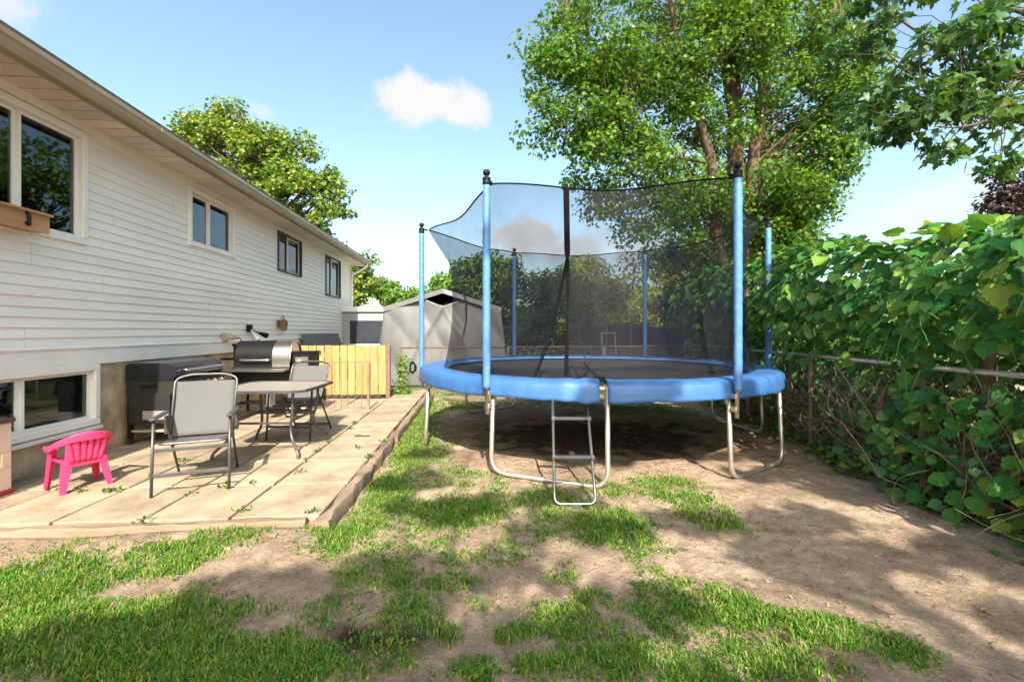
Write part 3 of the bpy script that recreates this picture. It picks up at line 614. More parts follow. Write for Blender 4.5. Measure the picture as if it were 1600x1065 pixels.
# ================================================================== TRAMPOLINE
TC = W(1.097, 6.366); GAP = -7.0
def trampoline():
    t = thing('trampoline', (TC.x, TC.y, 0), -YAW, 'large round trampoline with blue pad, blue poles and black net', 'trampoline')
    P = lambda deg, r, z: Vector((r * math.sin(R(deg)), -r * math.cos(R(deg)), z))
    wob = lambda deg: math.sin(R(deg) * 7) + .6 * math.sin(R(deg) * 17 + 1) + .4 * math.sin(R(deg) * 31 + 2)
    MB().tube([P(k * 5, 2.28, .88) for k in range(72)], .024, 8, closed=True).build('frame_ring', 'steel_tube', t, smooth=True)
    MB().sheet(lambda u, v: P(u * 360, .02 + 2.0 * v, .885 - .028 * (1 - v * v)), 72, 8, wrap=True).build('jumping_mat', 'mat_black', t, smooth=True)
    # padded cover in two lengths: the joint by the ladder gapes and its near flap has lifted
    def pad(a, b, lift, n):
        prof = [(1.96, .905), (1.99, .925), (2.10, .940), (2.22, .943), (2.29, .934), (2.325, .910), (2.338, .86), (2.343, .81), (2.345, .776), (2.336, .773)]
        def fn(u, v):
            deg = a + (b - a) * u; k = v * (len(prof) - 1); i = min(int(k), len(prof) - 2); f = k - i
            r = prof[i][0] * (1 - f) + prof[i + 1][0] * f; z = prof[i][1] * (1 - f) + prof[i + 1][1] * f
            sk = max(0, (v - .5) * 2); r += .005 * sk * wob(deg) + .002 * math.sin(R(deg) * 60) * (v > .25); z += .004 * sk * wob(deg * 1.3 + 40) + .002 * wob(deg * 2.1) * (v > .1)
            e = lift(deg); r += .035 * e * sk; z += .03 * e * (1 - abs(2 * v - 1)) - .02 * e * sk
            return P(deg, r, z)
        o = MB().sheet(fn, n, 18).build('pad', 'blue_pad', t, smooth=True, thick=.012)
        for v in (.52, .955): MB().tube([fn(i / n, v) + (fn(i / n, v) - P(0, 0, .86)) * .0028 for i in range(n + 1)], .0035, 4).build('seam', 'blue_seam', o)
        return o
    l1 = lambda d: math.exp(-((d - (GAP + 360 - 4)) / 6) ** 2) * (.6 + .4 * math.sin(d * 1.3))
    pad(GAP + 1.0, 173, lambda d: .2 * math.exp(-((d - GAP) / 5) ** 2), 200); pad(173.4, 360 + GAP - .8, l1, 200)
    # six U-shaped legs, six poles with foam sleeves
    for k in range(6):
        a = -34 + 60 * k - (2.0 if k == 1 else 0); b = a + 28; gl = lambda deg, r: float(gz(*(TC + Matrix.Rotation(-YAW, 3, 'Z') @ P(deg, r, 0)).xy)) + .02
        z1 = gl(a, 2.33); z2 = gl(b, 2.33)
        pts = fillet([P(a, 2.29, .87), P(a, 2.33, z1 + .0), P(b, 2.33, z2), P(b, 2.29, .87)], .17, 7)
        MB().tube(pts, .0225, 10).build('leg', 'steel_tube', t, smooth=True)
        for d in (a, b): MB().tube([P(d, 2.285, .72), P(d, 2.283, .90)], .029, 10).build('leg_socket', 'steel_tube', t, smooth='auto')
        r = 2.40; pole = MB().tube([P(a, r - .01, .60), P(a, r, 2.86)], .019, 10).build('pole', 'steel_tube', t, smooth=True)
        for zc in (.80, .68): MB().box(P(a, r - .035, zc), (.05, .07, .045), Matrix.Rotation(R(a), 3, 'Z'), .006).build('pole_clamp', 'steel_tube', pole)
        n = 64; zs = lin(.845, 2.80, n)
        MB().tube([P(a + .03 * math.sin(i * .9 + k), r + .001 * math.sin(i * 1.7), z) for i, z in enumerate(zs)], [.037 + .0007 * math.sin(i * 2.1 + k) + .0022 * random.random() - .004 * math.exp(-i / 3.) + (-.003 if i > n - 3 else 0) for i in range(n)], 14).build('foam_sleeve', 'blue_sleeve', pole, smooth=True)
        c = P(a, r, 2.80)
        MB().lathe([(.036, .0), (.040, .008), (.040, .035), (.036, .04), (.036, .046), (.040, .05), (.040, .07), (.02, .08), (.018, .09), (.030, .102), (.036, .122), (.030, .142), (.012, .152)], 14, c).build('pole_cap', 'black_metal', pole, smooth='auto')
        MB().bar(P(a, r - .03, 2.855), P(a, 2.31, 2.845), .012, .02).build('net_strap', 'web_black', pole)
    # the net: one sheet from the right edge of the doorway round to its left edge
    ZT, ZBt, ZO = 2.845, .915, 2.10; TH = -16.4
    def ring_top(deg):
        d = (deg + 34 + 30) % 60 - 30          # 0 at a pole
        m = 30 - abs(d); rr = 2.30 * math.cos(R(30)) / math.cos(R(m - 30 + 0)) if False else 2.30 * math.cos(R(30)) / math.cos(R(30 - abs(d)))
        w = math.cos(R(d * 6)) * .5 + .5       # 1 at the pole, 0 mid-span
        return rr - .06 * (1 - w), ZT - .075 * (1 - w), w
    def net_pt(deg, v):
        rt, zt, w = ring_top(deg); rb = 2.03; s = v ** 1.6
        r = rb + (rt - rb) * s - (.07 + .26 * w ** 2) * math.sin(math.pi * v ** .85) ** 1.2
        r += .008 * math.sin(R(deg) * 36) * math.sin(math.pi * v) + .010 * w * math.sin(R(deg) * 120) * v * (1 - v) * 4
        return P(deg, r, ZBt + (zt - ZBt) * v)
    def edge(v):                               # doorway's left edge leans away below the zip
        z = ZBt + (2.77 - ZBt) * v; return 9.3 * max(0, (ZO - z) / (ZO - ZBt)) ** 1.1
    net = MB().sheet(lambda u, v: net_pt(TH + u * (360 - edge(v)), v), 260, 26).build('safety_net', 'net_mesh', t, smooth=True)
    MB().tube([net_pt(TH + i * 2, 1) for i in range(180)], .009, 6, closed=True).build('top_cord', 'web_black', t)
    MB().tube([P(i * 4, 2.03, .93) for i in range(90)], .008, 5, closed=True).build('bottom_cord', 'web_black', t)
    def band(fn, w0, n):
        def g(u, v):
            c = fn(v); wdt = w0(v); return c[0] + c[1] * (u - .5) * wdt
        return MB().sheet(g, 1, n)
    tang = lambda deg: Vector((math.cos(R(deg)), math.sin(R(deg)), 0)); off = lambda p, deg: p + P(deg, .012, 0)
    vO = (ZO - ZBt) / (2.77 - ZBt)
    band(lambda v: (off(net_pt(TH, vO + (1 - vO) * v), TH), tang(TH)), lambda v: .058 if v > .08 else .03 + .03 * v / .08, 16).build('zip_band', 'web_black', t, thick=.004)
    lf = lambda v: TH - edge(v * vO)
    band(lambda v: (off(net_pt(lf(v), v * vO), lf(v)), tang(lf(v))), lambda v: .034, 22).build('doorway_band', 'web_black', t, thick=.004)
    band(lambda v: (off(net_pt(TH, v * vO), TH), tang(TH + .3)), lambda v: .030 + .012 * math.sin(v * 9), 22).build('doorway_band', 'web_black', t, thick=.004)
    # slack end of the net lying on the pad beside the doorway
    MB().sheet(lambda u, v: P(TH + 10.5 * u, 2.02 + .10 * v, .945 + .13 * math.sin(math.pi * v) * abs(math.sin(2.2 * math.pi * u + .4)) * (1 - .6 * u) + .012 * math.sin(9 * u + 4 * v)), 24, 6).build('slack_net', 'net_mesh', t, smooth=True)
    MB().tube([P(TH + 10.5 * k / 12, 2.06 + .015 * math.sin(k), .957 + .006 * math.sin(k * 2)) for k in range(13)], .011, 6).build('slack_cord', 'web_black', t)
    MB().tube([P(TH + 5 + 4 * k / 8, 2.06 - .02 * k / 8, .955 + .14 * (1 - k / 8) ** 1.4) for k in range(9)], .007, 5).build('slack_cord', 'web_black', t)
trampoline()
def ladder():
    a0 = on_plane(866, 792, .0); a1 = on_plane(932, 792, 0); top0 = at(862, 612, 4.19); top1 = at(917, 612, 4.19)
    mid = (a0 + a1) / 2; t = thing('ladder', (mid.x, mid.y, 0), 0, 'two-step metal trampoline ladder hooked on the frame', 'ladder', local=False)
    dx = (top1 - top0).normalized(); z0 = float(gz(mid.x, mid.y)) + .012; b0 = mid - dx * .165; b1 = mid + dx * .165; b0.z = b1.z = z0
    tm = (top0 + top1) / 2; tm.z = .84; t0 = tm - dx * .155; t1 = tm + dx * .155
    MB().tube(fillet([t0, b0 + (t0 - b0) * .02, b1 + (t1 - b1) * .02, t1], .06, 6), .0125, 10).build('rail_frame', 'steel_dark', t, smooth=True)
    for f in (.40, .745):
        p, q = b0.lerp(t0, f), b1.lerp(t1, f); MB().bar(p + Vector((0, -.015, 0)), q + Vector((0, -.015, 0)), .055, .026, bev=.006).build('tread', 'ladder_tread', t)
        for s in (p, q): MB().box(s + Vector((0, -.018, 0)), (.034, .04, .038), bev=.005).build('bracket', 'steel_dark', t)
    MB().tube([b0.lerp(b1, .35) , b0.lerp(b1, .65)], .0165, 10).build('foot_grip', 'ladder_tread', t)
    for p in (t0, t1): MB().tube(fillet([p, p + Vector((.0, -.02, .04)), p + Vector((0, .05, .06)), p + Vector((0, .06, .0))], .02), .010, 8).build('hook', 'steel_dark', t)
ladder()

# ================================================================== PATIO FURNITURE
def sling_chair(loc, rz, label):
    t = thing('sling_chair', loc, rz, label, 'chair', 'folding sling chairs on the patio')
    w = .265; tb = lambda name, pts, r=.0125, m='chair_frame': MB().tube(pts, r, 8, flat=.8).build(name, m, t, smooth=True)
    for s in (-1, 1):
        tb('front_leg', [(s * w, -.34, 0), (s * w, -.285, .60)], .0125); tb('rear_leg', [(s * (w - .03), .35, 0), (s * (w - .03), .07, .38), (s * (w - .03), -.06, .55)], .0115)
        MB().box((s * w, -.13, .612), (.045, .40, .024), bev=.008).build('armrest', 'chair_frame', t)
        MB().box((s * w, .075, .50), (.03, .05, .16), bev=.008).build('hinge_plate', 'chair_frame', t)
    tb('back_frame', fillet([(-w + .035, .02, .36), (-w + .02, .27, .88), (-w * .5, .285, .915), (w * .5, .285, .915), (w - .02, .27, .88), (w - .035, .02, .36)], .05), .0125)
    tb('seat_frame', fillet([(-w + .03, .12, .375), (-w + .03, -.28, .405), (w - .03, -.28, .405), (w - .03, .12, .375)], .05), .012)
    for y, z, ww in ((-.325, .165, w), (.30, .075, w - .03), (-.30, .36, w)): MB().bar((-ww, y, z), (ww, y, z), .014, .030, bev=.004).build('crossbar', 'chair_frame', t)
    MB().sheet(lambda u, v: Vector(((u - .5) * 2 * (w - .035), .035 + .225 * v + .018 * math.sin(math.pi * v) + .018 * math.sin(math.pi * u), .40 + .455 * v)), 10, 12).build('back_sling', 'sling', t, smooth=True, thick=.004)
    MB().sheet(lambda u, v: Vector(((u - .5) * 2 * (w - .045), .11 - .385 * v, .385 + .026 * v - .035 * math.sin(math.pi * u) * math.sin(math.pi * v))), 10, 10).build('seat_sling', 'sling_dark', t, smooth=True, thick=.004)
    return t
def face(fx, fd):                    # heading of a thing whose front is local -Y
    d = W(fx, fd); return math.atan2(d.y, d.x) + math.pi / 2
c = W(-2.75, 4.02, ZP); sling_chair(c, face(.40, -.92), 'grey folding sling chair standing alone in front of the table, nearest the camera')
c = W(-2.69, 5.82, ZP); sling_chair(c, face(-.02, -1), 'grey folding sling chair pushed in behind the patio table')
def patio_table():
    c = W(-2.66, 5.12, ZP); t = thing('patio_table', c, -YAW + R(2), 'square patio table with pebbled glass top and curved dark legs', 'table')
    s = .50; ch = .10; poly = [(-s + ch, -s), (s - ch, -s), (s, -s + ch), (s, s - ch), (s - ch, s), (-s + ch, s), (-s, s - ch), (-s, -s + ch)]
    MB().extrude([(x * .96, y * .96) for x, y in poly], lambda x, y: Vector((x, y, .688)), lambda x, y: Vector((x, y, .701))).build('table_top', 'table_glass', t)
    rim = MB(); n = len(poly)
    pr = []
    for k in range(n):
        x, y = poly[k]; pr.append([(x, y, .682), (x, y, .708), (x * .945, y * .945, .708), (x * .945, y * .945, .682)])
    vs_ = [v for q in pr for v in q]; rim.add(vs_, [(k * 4 + a, ((k + 1) % n) * 4 + a, ((k + 1) % n) * 4 + (a + 1) % 4, k * 4 + (a + 1) % 4) for k in range(n) for a in range(4)]); rim.build('rim', 'chair_frame', t)
    for sx in (-1, 1):
        for sy in (-1, 1):
            MB().tube(smooth_path([(sx * .34, sy * .34, .68), (sx * .33, sy * .33, .45), (sx * .30, sy * .30, .30), (sx * .33, sy * .33, .18), (sx * .42, sy * .42, .07), (sx * .44, sy * .44, .0)]), .0155, 8).build('leg', 'chair_frame', t, smooth=True)
    for sg in (-1, 1): MB().bar((sg * .31, -.31, .37), (sg * .31, .31, .37), .018, .022).bar((-.31, sg * .31, .345), (.31, sg * .31, .345), .018, .022).build('stretcher', 'chair_frame', t)
patio_table()
def pink_chair():
    c = W(-3.69, 3.88, ZP); t = thing('child_chair', c, face(-.86, .46), 'pink plastic child chair facing the basement window', 'chair')
    # local: front is -Y; width along X
    def leg(x, y, fx, fy, z):        # tapered angle-section leg
        b = MB(); w0, w1, th = .062, .036, .011; sx = 1 if x > 0 else -1; sy = 1 if y > 0 else -1
        def ring(px, py, w, zz): return [(px, py, zz), (px - sx * w, py, zz), (px - sx * w, py - sy * th, zz), (px - sx * th, py - sy * th, zz), (px - sx * th, py - sy * w, zz), (px, py - sy * w, zz)]
        vs_ = ring(fx, fy, w1, 0) + ring(x, y, w0, z); b.add(vs_, [(i, (i + 1) % 6, 6 + (i + 1) % 6, 6 + i) for i in range(6)] + [(0, 3, 4, 5), (0, 1, 2, 3), (6, 9, 8, 7), (6, 11, 10, 9)]); b.build('leg', 'pink_plastic', t)
    for sx in (-1, 1): leg(sx * .155, -.125, sx * .18, -.145, .36); leg(sx * .14, .13, sx * .17, .165, .245)
    MB().sheet(lambda u, v: Vector(((u - .5) * (.30 - .03 * v), -.135 + .27 * v, .250 - .012 * math.sin(math.pi * u) - .012 * v + .0 * v)), 10, 8).build('seat', 'pink_plastic', t, smooth=True, thick=.014)
    MB().bar((-.148, -.13, .232), (.148, -.13, .232), .012, .036, bev=.003).build('seat_apron', 'pink_plastic', t); MB().bar((-.135, .135, .228), (.135, .135, .228), .012, .05, bev=.003).build('seat_apron', 'pink_plastic', t)
    # arm and back rail: one bowed band from arm to arm over the back
    path = smooth_path([(-.165, -.15, .352), (-.178, -.06, .356), (-.185, .02, .372), (-.165, .115, .425), (-.09, .175, .468), (0, .19, .48), (.09, .175, .468), (.165, .115, .425), (.185, .02, .372), (.178, -.06, .356), (.165, -.15, .352)], 6)
    b = MB(); vs_ = []; n = len(path)
    for i, p in enumerate(path):
        o = Vector((p.x, p.y - .02, 0)).normalized(); k = min(1, abs(i / (n - 1) - .5) * 2); hgt = .045 * (1 - k) + .018
        vs_ += [p - o * .026 + Vector((0, 0, .002)), p + o * .012 + Vector((0, 0, .004)), p + o * .020 + Vector((0, 0, -.006)), p + o * .018 + Vector((0, 0, -hgt)), p + o * .008 + Vector((0, 0, -hgt)), p + o * .006 + Vector((0, 0, -.012)), p - o * .026 + Vector((0, 0, -.010))]
    m = 7; b.add(vs_, [(i * m + q, i * m + (q + 1) % m, (i + 1) * m + (q + 1) % m, (i + 1) * m + q) for i in range(n - 1) for q in range(m)] + [tuple(range(m))[::-1], tuple((n - 1) * m + q for q in range(m))]); b.build('arm_rail', 'pink_plastic', t, smooth='auto')
    for k in range(6):
        u = (k - 2.5) / 2.5; MB().sheet(lambda a, v: Vector((u * (.088 + .035 * v) + (a - .5) * (.034 + .006 * v), .138 + .040 * v - .02 * u * u * v + .008 * math.cos(math.pi * (a - .5)), .235 + .205 * v - .022 * u * u * v)), 4, 6).build('back_slat', 'pink_plastic', t, smooth=True, thick=.007)
    MB().sheet(lambda a, v: Vector(((a - .5) * .27, .137 + .03 * v - .012 * (2 * a - 1) ** 2, .225 + .20 * v - .025 * (2 * a - 1) ** 2 * v)), 12, 5).build('back_panel', 'pink_plastic', t, smooth=True, thick=.004)
pink_chair()
def play_kitchen():
    e = on_plane(18.5, 768, ZP); x1, x0, y1, y0 = e.x, e.x - .36, e.y, e.y - .62; zt = .655
    t = thing('toy_cabinet', ((x0 + x1) / 2, (y0 + y1) / 2, ZP), 0, 'cream plastic toy cabinet with brown top and red base at the left edge', 'toy cabinet', local=False)
    MB().span((x0, y0, ZP + .03), (x1 - .03, y1, zt), bev=.012).build('body', 'cream_plastic', t)
    ya, yb, za, zb = y0 + .08, y1 - .075, .29, .42
    for (a, bb, c, d) in [(y0, y1, ZP + .03, za), (y0, y1, zb, zt), (yb, y1, za, zb), (y0, ya, za, zb)]: MB().span((x1 - .028, a + .001, c + .001), (x1, bb - .001, d - .001), bev=.004).build('front_panel', 'cream_plastic', t)
    MB().span((x0 - .01, y0 - .01, ZP), (x1 + .012, y1 + .012, ZP + .03), bev=.006).build('base', 'red_plastic', t)
    MB().span((x0 - .02, y0 - .02, zt + .001), (x1 + .02, y1 + .02, zt + .036), bev=.008).build('counter', 'brown_plastic', t)
play_kitchen()
def griddle():
    x0, x1 = -4.06, -3.50; p = on_plane(196, 697, ZP); y0 = p.y + .05; y1 = y0 + .98
    t = thing('gas_griddle', ((x0 + x1) / 2, (y0 + y1) / 2, ZP), 0, 'wide black gas barbecue on wheels against the foundation', 'barbecue', local=False)
    z = lambda q: ZP + q
    MB().extrude([(x0, z(.74)), (x1 - .05, z(.74)), (x1, z(.80)), (x1 - .02, z(.90)), (x1 - .10, z(.945)), (x0 + .05, z(.95)), (x0, z(.92))], lambda x, q: Vector((x, y0, q)), lambda x, q: Vector((x, y1, q))).build('lid', 'hood_top', t)
    MB().span((x0 + .01, y0 + .005, z(.56)), (x1 - .015, y1 - .005, z(.738))).build('firebox', 'black_dusty', t)
    MB().extrude([(x1 - .014, z(.57)), (x1 + .045, z(.60)), (x1 + .01, z(.745)), (x1 - .014, z(.745))], lambda x, q: Vector((x, y0 + .02, q)), lambda x, q: Vector((x, y1 - .02, q))).build('control_panel', 'black_metal', t)
    for k in range(6):
        yy = y0 + .12 + k * .148; c = Vector((x1 + .03, yy, z(.672)))
        MB().lathe([(.036, 0), (.034, .012), (.024, .016), (.022, .04), (.012, .042)], 14, c, 'x').build('knob', 'stainless', t, smooth='auto')
    MB().tube(fillet([(x1 - .03, y0 + .12, z(.86)), (x1 + .05, y0 + .12, z(.86)), (x1 + .05, y1 - .1, z(.86)), (x1 - .03, y1 - .1, z(.86))], .02), .014, 8).build('lid_handle', 'stainless', t, smooth=True)
    for xx in (x0 + .03, x1 - .05):
        for yy in (y0 + .04, y1 - .04): MB().span((xx - .022, yy - .022, z(.07)), (xx + .022, yy + .022, z(.56))).build('leg', 'black_metal', t); MB().lathe([(.034, -.014), (.036, 0), (.034, .014)], 14, (xx, yy, z(.037)), 'y').build('caster', 'black_dusty', t)
    MB().span((x0 + .01, y0 + .02, z(.145)), (x1 - .03, y1 - .02, z(.165))).build('bottom_shelf', 'vent_plastic', t)
    MB().span((x0 + .06, y0 - .035, z(.25)), (x1 - .05, y0 - .012, z(.60)), bev=.006).build('folded_side_shelf', 'black_dusty', t)
    MB().span((x0 + .22, y0 - .045, z(.30)), (x1 - .06, y0 - .034, z(.40))).build('shelf_panel', 'galvanised', t)
    MB().span((x0 + .16, y0 - .014, z(.66)), (x0 + .34, y0 + .004, z(.70)), bev=.004).build('side_handle', 'black_metal', t)
    MB().lathe([(.10, 0), (.145, .03), (.15, .22), (.13, .28), (.05, .31), (.03, .34)], 18, (x0 + .27, y0 + .55, z(.165))).build('gas_bottle', 'white_panel', t, smooth='auto')
griddle()
def pellet_grill():
    c = W(-3.80, 7.2, ZP); t = thing('pellet_grill', c, -YAW + R(5), 'black and silver barrel pellet grill beside the wooden fence', 'barbecue')
    rr = .24; zc = .90; xa, xm, xb = -.46, .10, .36
    def barrel(a, b, m, name):
        prof = [(math.cos(R(q)) * rr, math.sin(R(q)) * rr * 1.12) for q in range(-15, 196, 10)] + [(-rr * .98, -.13), (rr * .98, -.13)]
        MB().extrude(prof, lambda y, q: Vector((a, y, zc + q)), lambda y, q: Vector((b, y, zc + q))).build(name, m, t, smooth='auto')
    barrel(xa, xm, 'black_metal', 'lid'); barrel(xm + .002, xb, 'stainless', 'barrel_end')
    MB().tube([(xb + .006, math.cos(R(q)) * rr * 1.0, zc + math.sin(R(q)) * rr * 1.12) for q in range(-10, 191, 8)], .014, 6).build('end_ring', 'stainless', t)
    MB().tube(fillet([(xa + .12, -rr + .01, zc - .02), (xa + .12, -rr - .06, zc - .02), (xm - .03, -rr - .06, zc - .02), (xm - .03, -rr + .01, zc - .02)], .02), .014, 8).build('lid_handle', 'stainless', t, smooth=True)
    MB().span((xa - .02, -rr + .0, zc - .42), (xb, rr - .02, zc - .135)).build('cook_box', 'black_dusty', t)
    MB().span((xa - .05, -rr - .27, zc - .185), (xb + .02, -rr - .005, zc - .155), bev=.006).build('front_shelf', 'stainless', t)
    MB().span((xb + .02, -rr + .05, zc - .30), (xb + .30, rr - .02, zc + .075), bev=.01).build('pellet_hopper', 'black_metal', t); MB().span((xb + .015, -rr + .04, zc + .077), (xb + .31, rr - .01, zc + .10), bev=.006).build('hopper_lid', 'black_metal', t)
    cp = MB().box((xb + .165, -rr + .043, zc - .05), (.20, .012, .14), bev=.004).build('control_panel', 'stainless', t)
    MB().box((xb + .135, -rr + .034, zc - .035), (.07, .006, .045)).build('display', 'table_glass', cp)
    for xx in (.085, .19, .235): MB().lathe([(.014, 0), (.012, -.014)], 10, (xb + xx, -rr + .036, zc - .06), 'y').build('knob', 'black_metal', cp)
    for xx in (xa + .02, xb - .02):
        for sy in (-1, 1): MB().bar((xx, sy * .17, zc - .42), (xx + (.04 if xx > 0 else -.04), sy * .25, .02 if xx < 0 else .09), .035, .035).build('leg', 'black_metal', t)
    MB().bar((xa, 0, .2), (xb, 0, .2), .3, .016).build('bottom_shelf', 'black_metal', t)
    for sy in (-1, 1):
        wl = MB().lathe([(.085, -.025), (.095, -.015), (.095, .015), (.085, .025)], 20, (xb + .03, sy * .28, .095), 'y').build('wheel', 'black_dusty', t, smooth='auto'); MB().lathe([(.06, -.03), (.06, .03)], 16, (xb + .03, sy * .28, .095), 'y').build('hub', 'vent_plastic', wl)
    MB().span((xa - .26, -.12, zc - .03), (xa - .02, .12, zc + .0)).build('side_shelf', 'black_metal', t); MB().lathe([(.05, 0), (.05, .2), (.075, .21), (.07, .24)], 12, (xa - .09, .05, zc - .02)).build('chimney', 'black_metal', t)
    MB().lathe([(.08, 0), (.085, .02), (.075, .2), (.07, .24)], 12, (.13, -.40, .2)).build('grease_bucket', 'stainless', t)
pellet_grill()

# ================================================================== FENCES
YF = W(-2.52, 9.10).y
def wood_fence():
    xr = W(-2.52, 9.10).x; xl = XW + .05
    t = thing('wooden_fence', (xr - .8, YF, 0), 0, 'new yellow board fence closing the gap between house and path', 'fence', local=False)
    n = 15; w = (xr - xl) / n
    for k in range(n):
        in_shade = k < 2  # boards nearest the house carry its shade in their colour
        q = MB().box((0, 0, 0), (w - .012, .019, .98 + random.uniform(-.006, .006)), bev=.003).build('board', 'fence_wood_shaded' if in_shade else 'fence_wood')
        q.parent = t; q.location = Vector((xl + w * (k + .5), YF + random.uniform(-.003, .003), ZP + .055 + .49)) - ORG[t]; q.rotation_euler.y = random.uniform(-.006, .006)
    for z in (.32, .88): MB().span((xl, YF + .011, z), (xr, YF + .05, z + .09)).build('rail', 'fence_wood', t)
    MB().span((xr + .002, YF - .045, 0), (xr + .085, YF + .045, 1.13), bev=.006).build('post', 'rust_rail', t)
    MB().lathe([(.02, 0), (.035, .006), (.02, .012)], 8, (xl + w * 6.4, YF - .024, 1.0), 'y').tube([(xl + w * 6.4, YF - .02, 1.0), (xl + w * 6.5, YF - .06, .97), (xl + w * 6.6, YF - .05, 1.02)], .012, 6).build('latch', 'weathered_post', t)
    # low wire garden panel in front
    a = on_plane(575.5, 640, ZP); x1 = a.x; y = a.y; x0 = x1 - 1.65; z0, z1 = ZP + .02, ZP + .80
    t = thing('wire_garden_fence', ((x0 + x1) / 2, y, ZP), 0, 'low rusty wire garden panel with scroll standing before the board fence', 'garden fence', local=False)
    MB().tube(fillet([(x0, y, z0), (x0, y, z1), (x1, y, z1), (x1, y, z0 - .02)], .03), .007, 6).build('outer_frame', 'wire_old', t)
    n = 15
    for k in range(1, n): xx = x0 + (x1 - x0) * k / n; MB().tube([(xx, y, z0), (xx, y, z1)], .0042, 5).build('upright', 'wire_old', t)
    MB().tube([(x0, y, z0 + .03), (x1, y, z0 + .03)], .005, 5).build('bottom_rail', 'wire_old', t)
    MB().span((x1 - .018, y - .018, ZP - .02), (x1 + .018, y + .018, z1 + .01)).build('stake', 'weathered_post', t)
    cx = x0 + .75; MB().tube([(cx + .10 * math.sin(q) * (1 + .3 * math.cos(q)), y - .012, z0 + .40 + .15 * math.cos(q) + .03 * math.cos(2 * q)) for q in [2 * math.pi * k / 24 for k in range(24)]], .004, 5, closed=True).build('scroll', 'wire_old', t)
    MB().tube(smooth_path([(x1, y, z1 - .02), (x1 + .03, y, z1 - .03), (x1 + .035, y, z1 - .18), (x1 + .02, y, z1 - .25)]), .005, 5).build('hook', 'wire_old', t)
wood_fence()
def mesh_wires(mb, a, b, z0, z1, step, r):
    a = Vector(a); b = Vector(b); L = (b - a).length; d = (b - a) / L; hgt = z1 - z0; s = -hgt
    nrm = Vector((-d.y, d.x, 0))
    while s < L:
        for sg in (1, -1):
            u0, v0, u1, v1 = s, z0, s + hgt, z1
            if u0 < 0: v0 = z0 - u0; u0 = 0
            if u1 > L: v1 = z1 - (u1 - L); u1 = L
            if u1 > u0:
                if sg < 0: v0, v1 = z0 + z1 - v0, z0 + z1 - v1
                o = nrm * r * sg; mb.tube([a + d * u0 + Vector((0, 0, v0)) + o, a + d * u1 + Vector((0, 0, v1)) + o], r, 3, caps=False)
        s += step
FA, FB = W(3.27, 2.0), W(4.03, 10.6)                      # the right-hand boundary, front to back
def chain_fences():
    ZR = 1.105
    t = thing('chain_link_fence', (FA.x, FA.y, 0), 0, 'old galvanised chain-link fence overgrown by the vine along the right side', 'fence', local=False)
    MB().tube([FA + Vector((0, 0, ZR)), FB + Vector((0, 0, ZR))], .021, 10).build('top_rail', 'galvanised', t, smooth=True)
    for d in (2.15, 3.80, 5.45, 7.2, 9.0, 10.55):
        f = (d - 2) / 8.6; p = FA.lerp(FB, f); MB().tube([(p.x, p.y, -.1), (p.x, p.y, ZR + .005)], .026, 10).lathe([(.03, 0), (.03, .035), (.014, .055)], 10, (p.x, p.y, ZR - .01)).build('post', 'weathered_post' if d < 6 else 'galvanised', t)
    mb = MB(); mesh_wires(mb, FA, FB, .03, ZR, .075, .0013); mb.build('wire_mesh', 'wire_old', t)
    A = W(-2.40, 9.75); B = FB
    t = thing('chain_link_fence', (A.x, A.y, 0), 0, 'chain-link fence with rusty top rail crossing behind the trampoline', 'fence', local=False)
    MB().tube([A + Vector((0, 0, 1.04)), B + Vector((-.06, 0, 1.05))], .019, 8).build('top_rail', 'rust_rail', t, smooth=True)
    for f in (.0, .36, .70): p = A.lerp(B, f); MB().tube([(p.x, p.y, -.1), (p.x, p.y, 1.06)], .024, 8).build('post', 'rust_rail' if f == 0 else 'galvanised', t)
    mb = MB(); mesh_wires(mb, A, B, .03, 1.04, .085, .0019); mb.build('wire_mesh', 'wire', t)
    # old wooden stumps standing in the vine
    for k, (px, d, z0, z1, r, lab) in enumerate([(1548, 3.55, 0, 1.60, .055, 'rough broken trunk standing in the vine near the right edge'), (1455, 3.95, 0, .62, .04, 'short grey stub of a stake by the vine'), (1378, 4.45, 0, .86, .042, 'thin dead stem upright inside the vine, left of the stub')]):
        p = at(px, 517, d); pts = smooth_path([(p.x, p.y, -.05), (p.x + .02, p.y, z1 * .3), (p.x - .015, p.y + .02, z1 * .65), (p.x + .02, p.y, z1)]); n = len(pts)
        o = MB().tube(pts, [r * (1.15 - .35 * i / n) * random.uniform(.86, 1.14) for i in range(n)], 9).build('dead_trunk', 'weathered_post', smooth=True); tag(o, lab, 'dead trunk')
chain_fences()

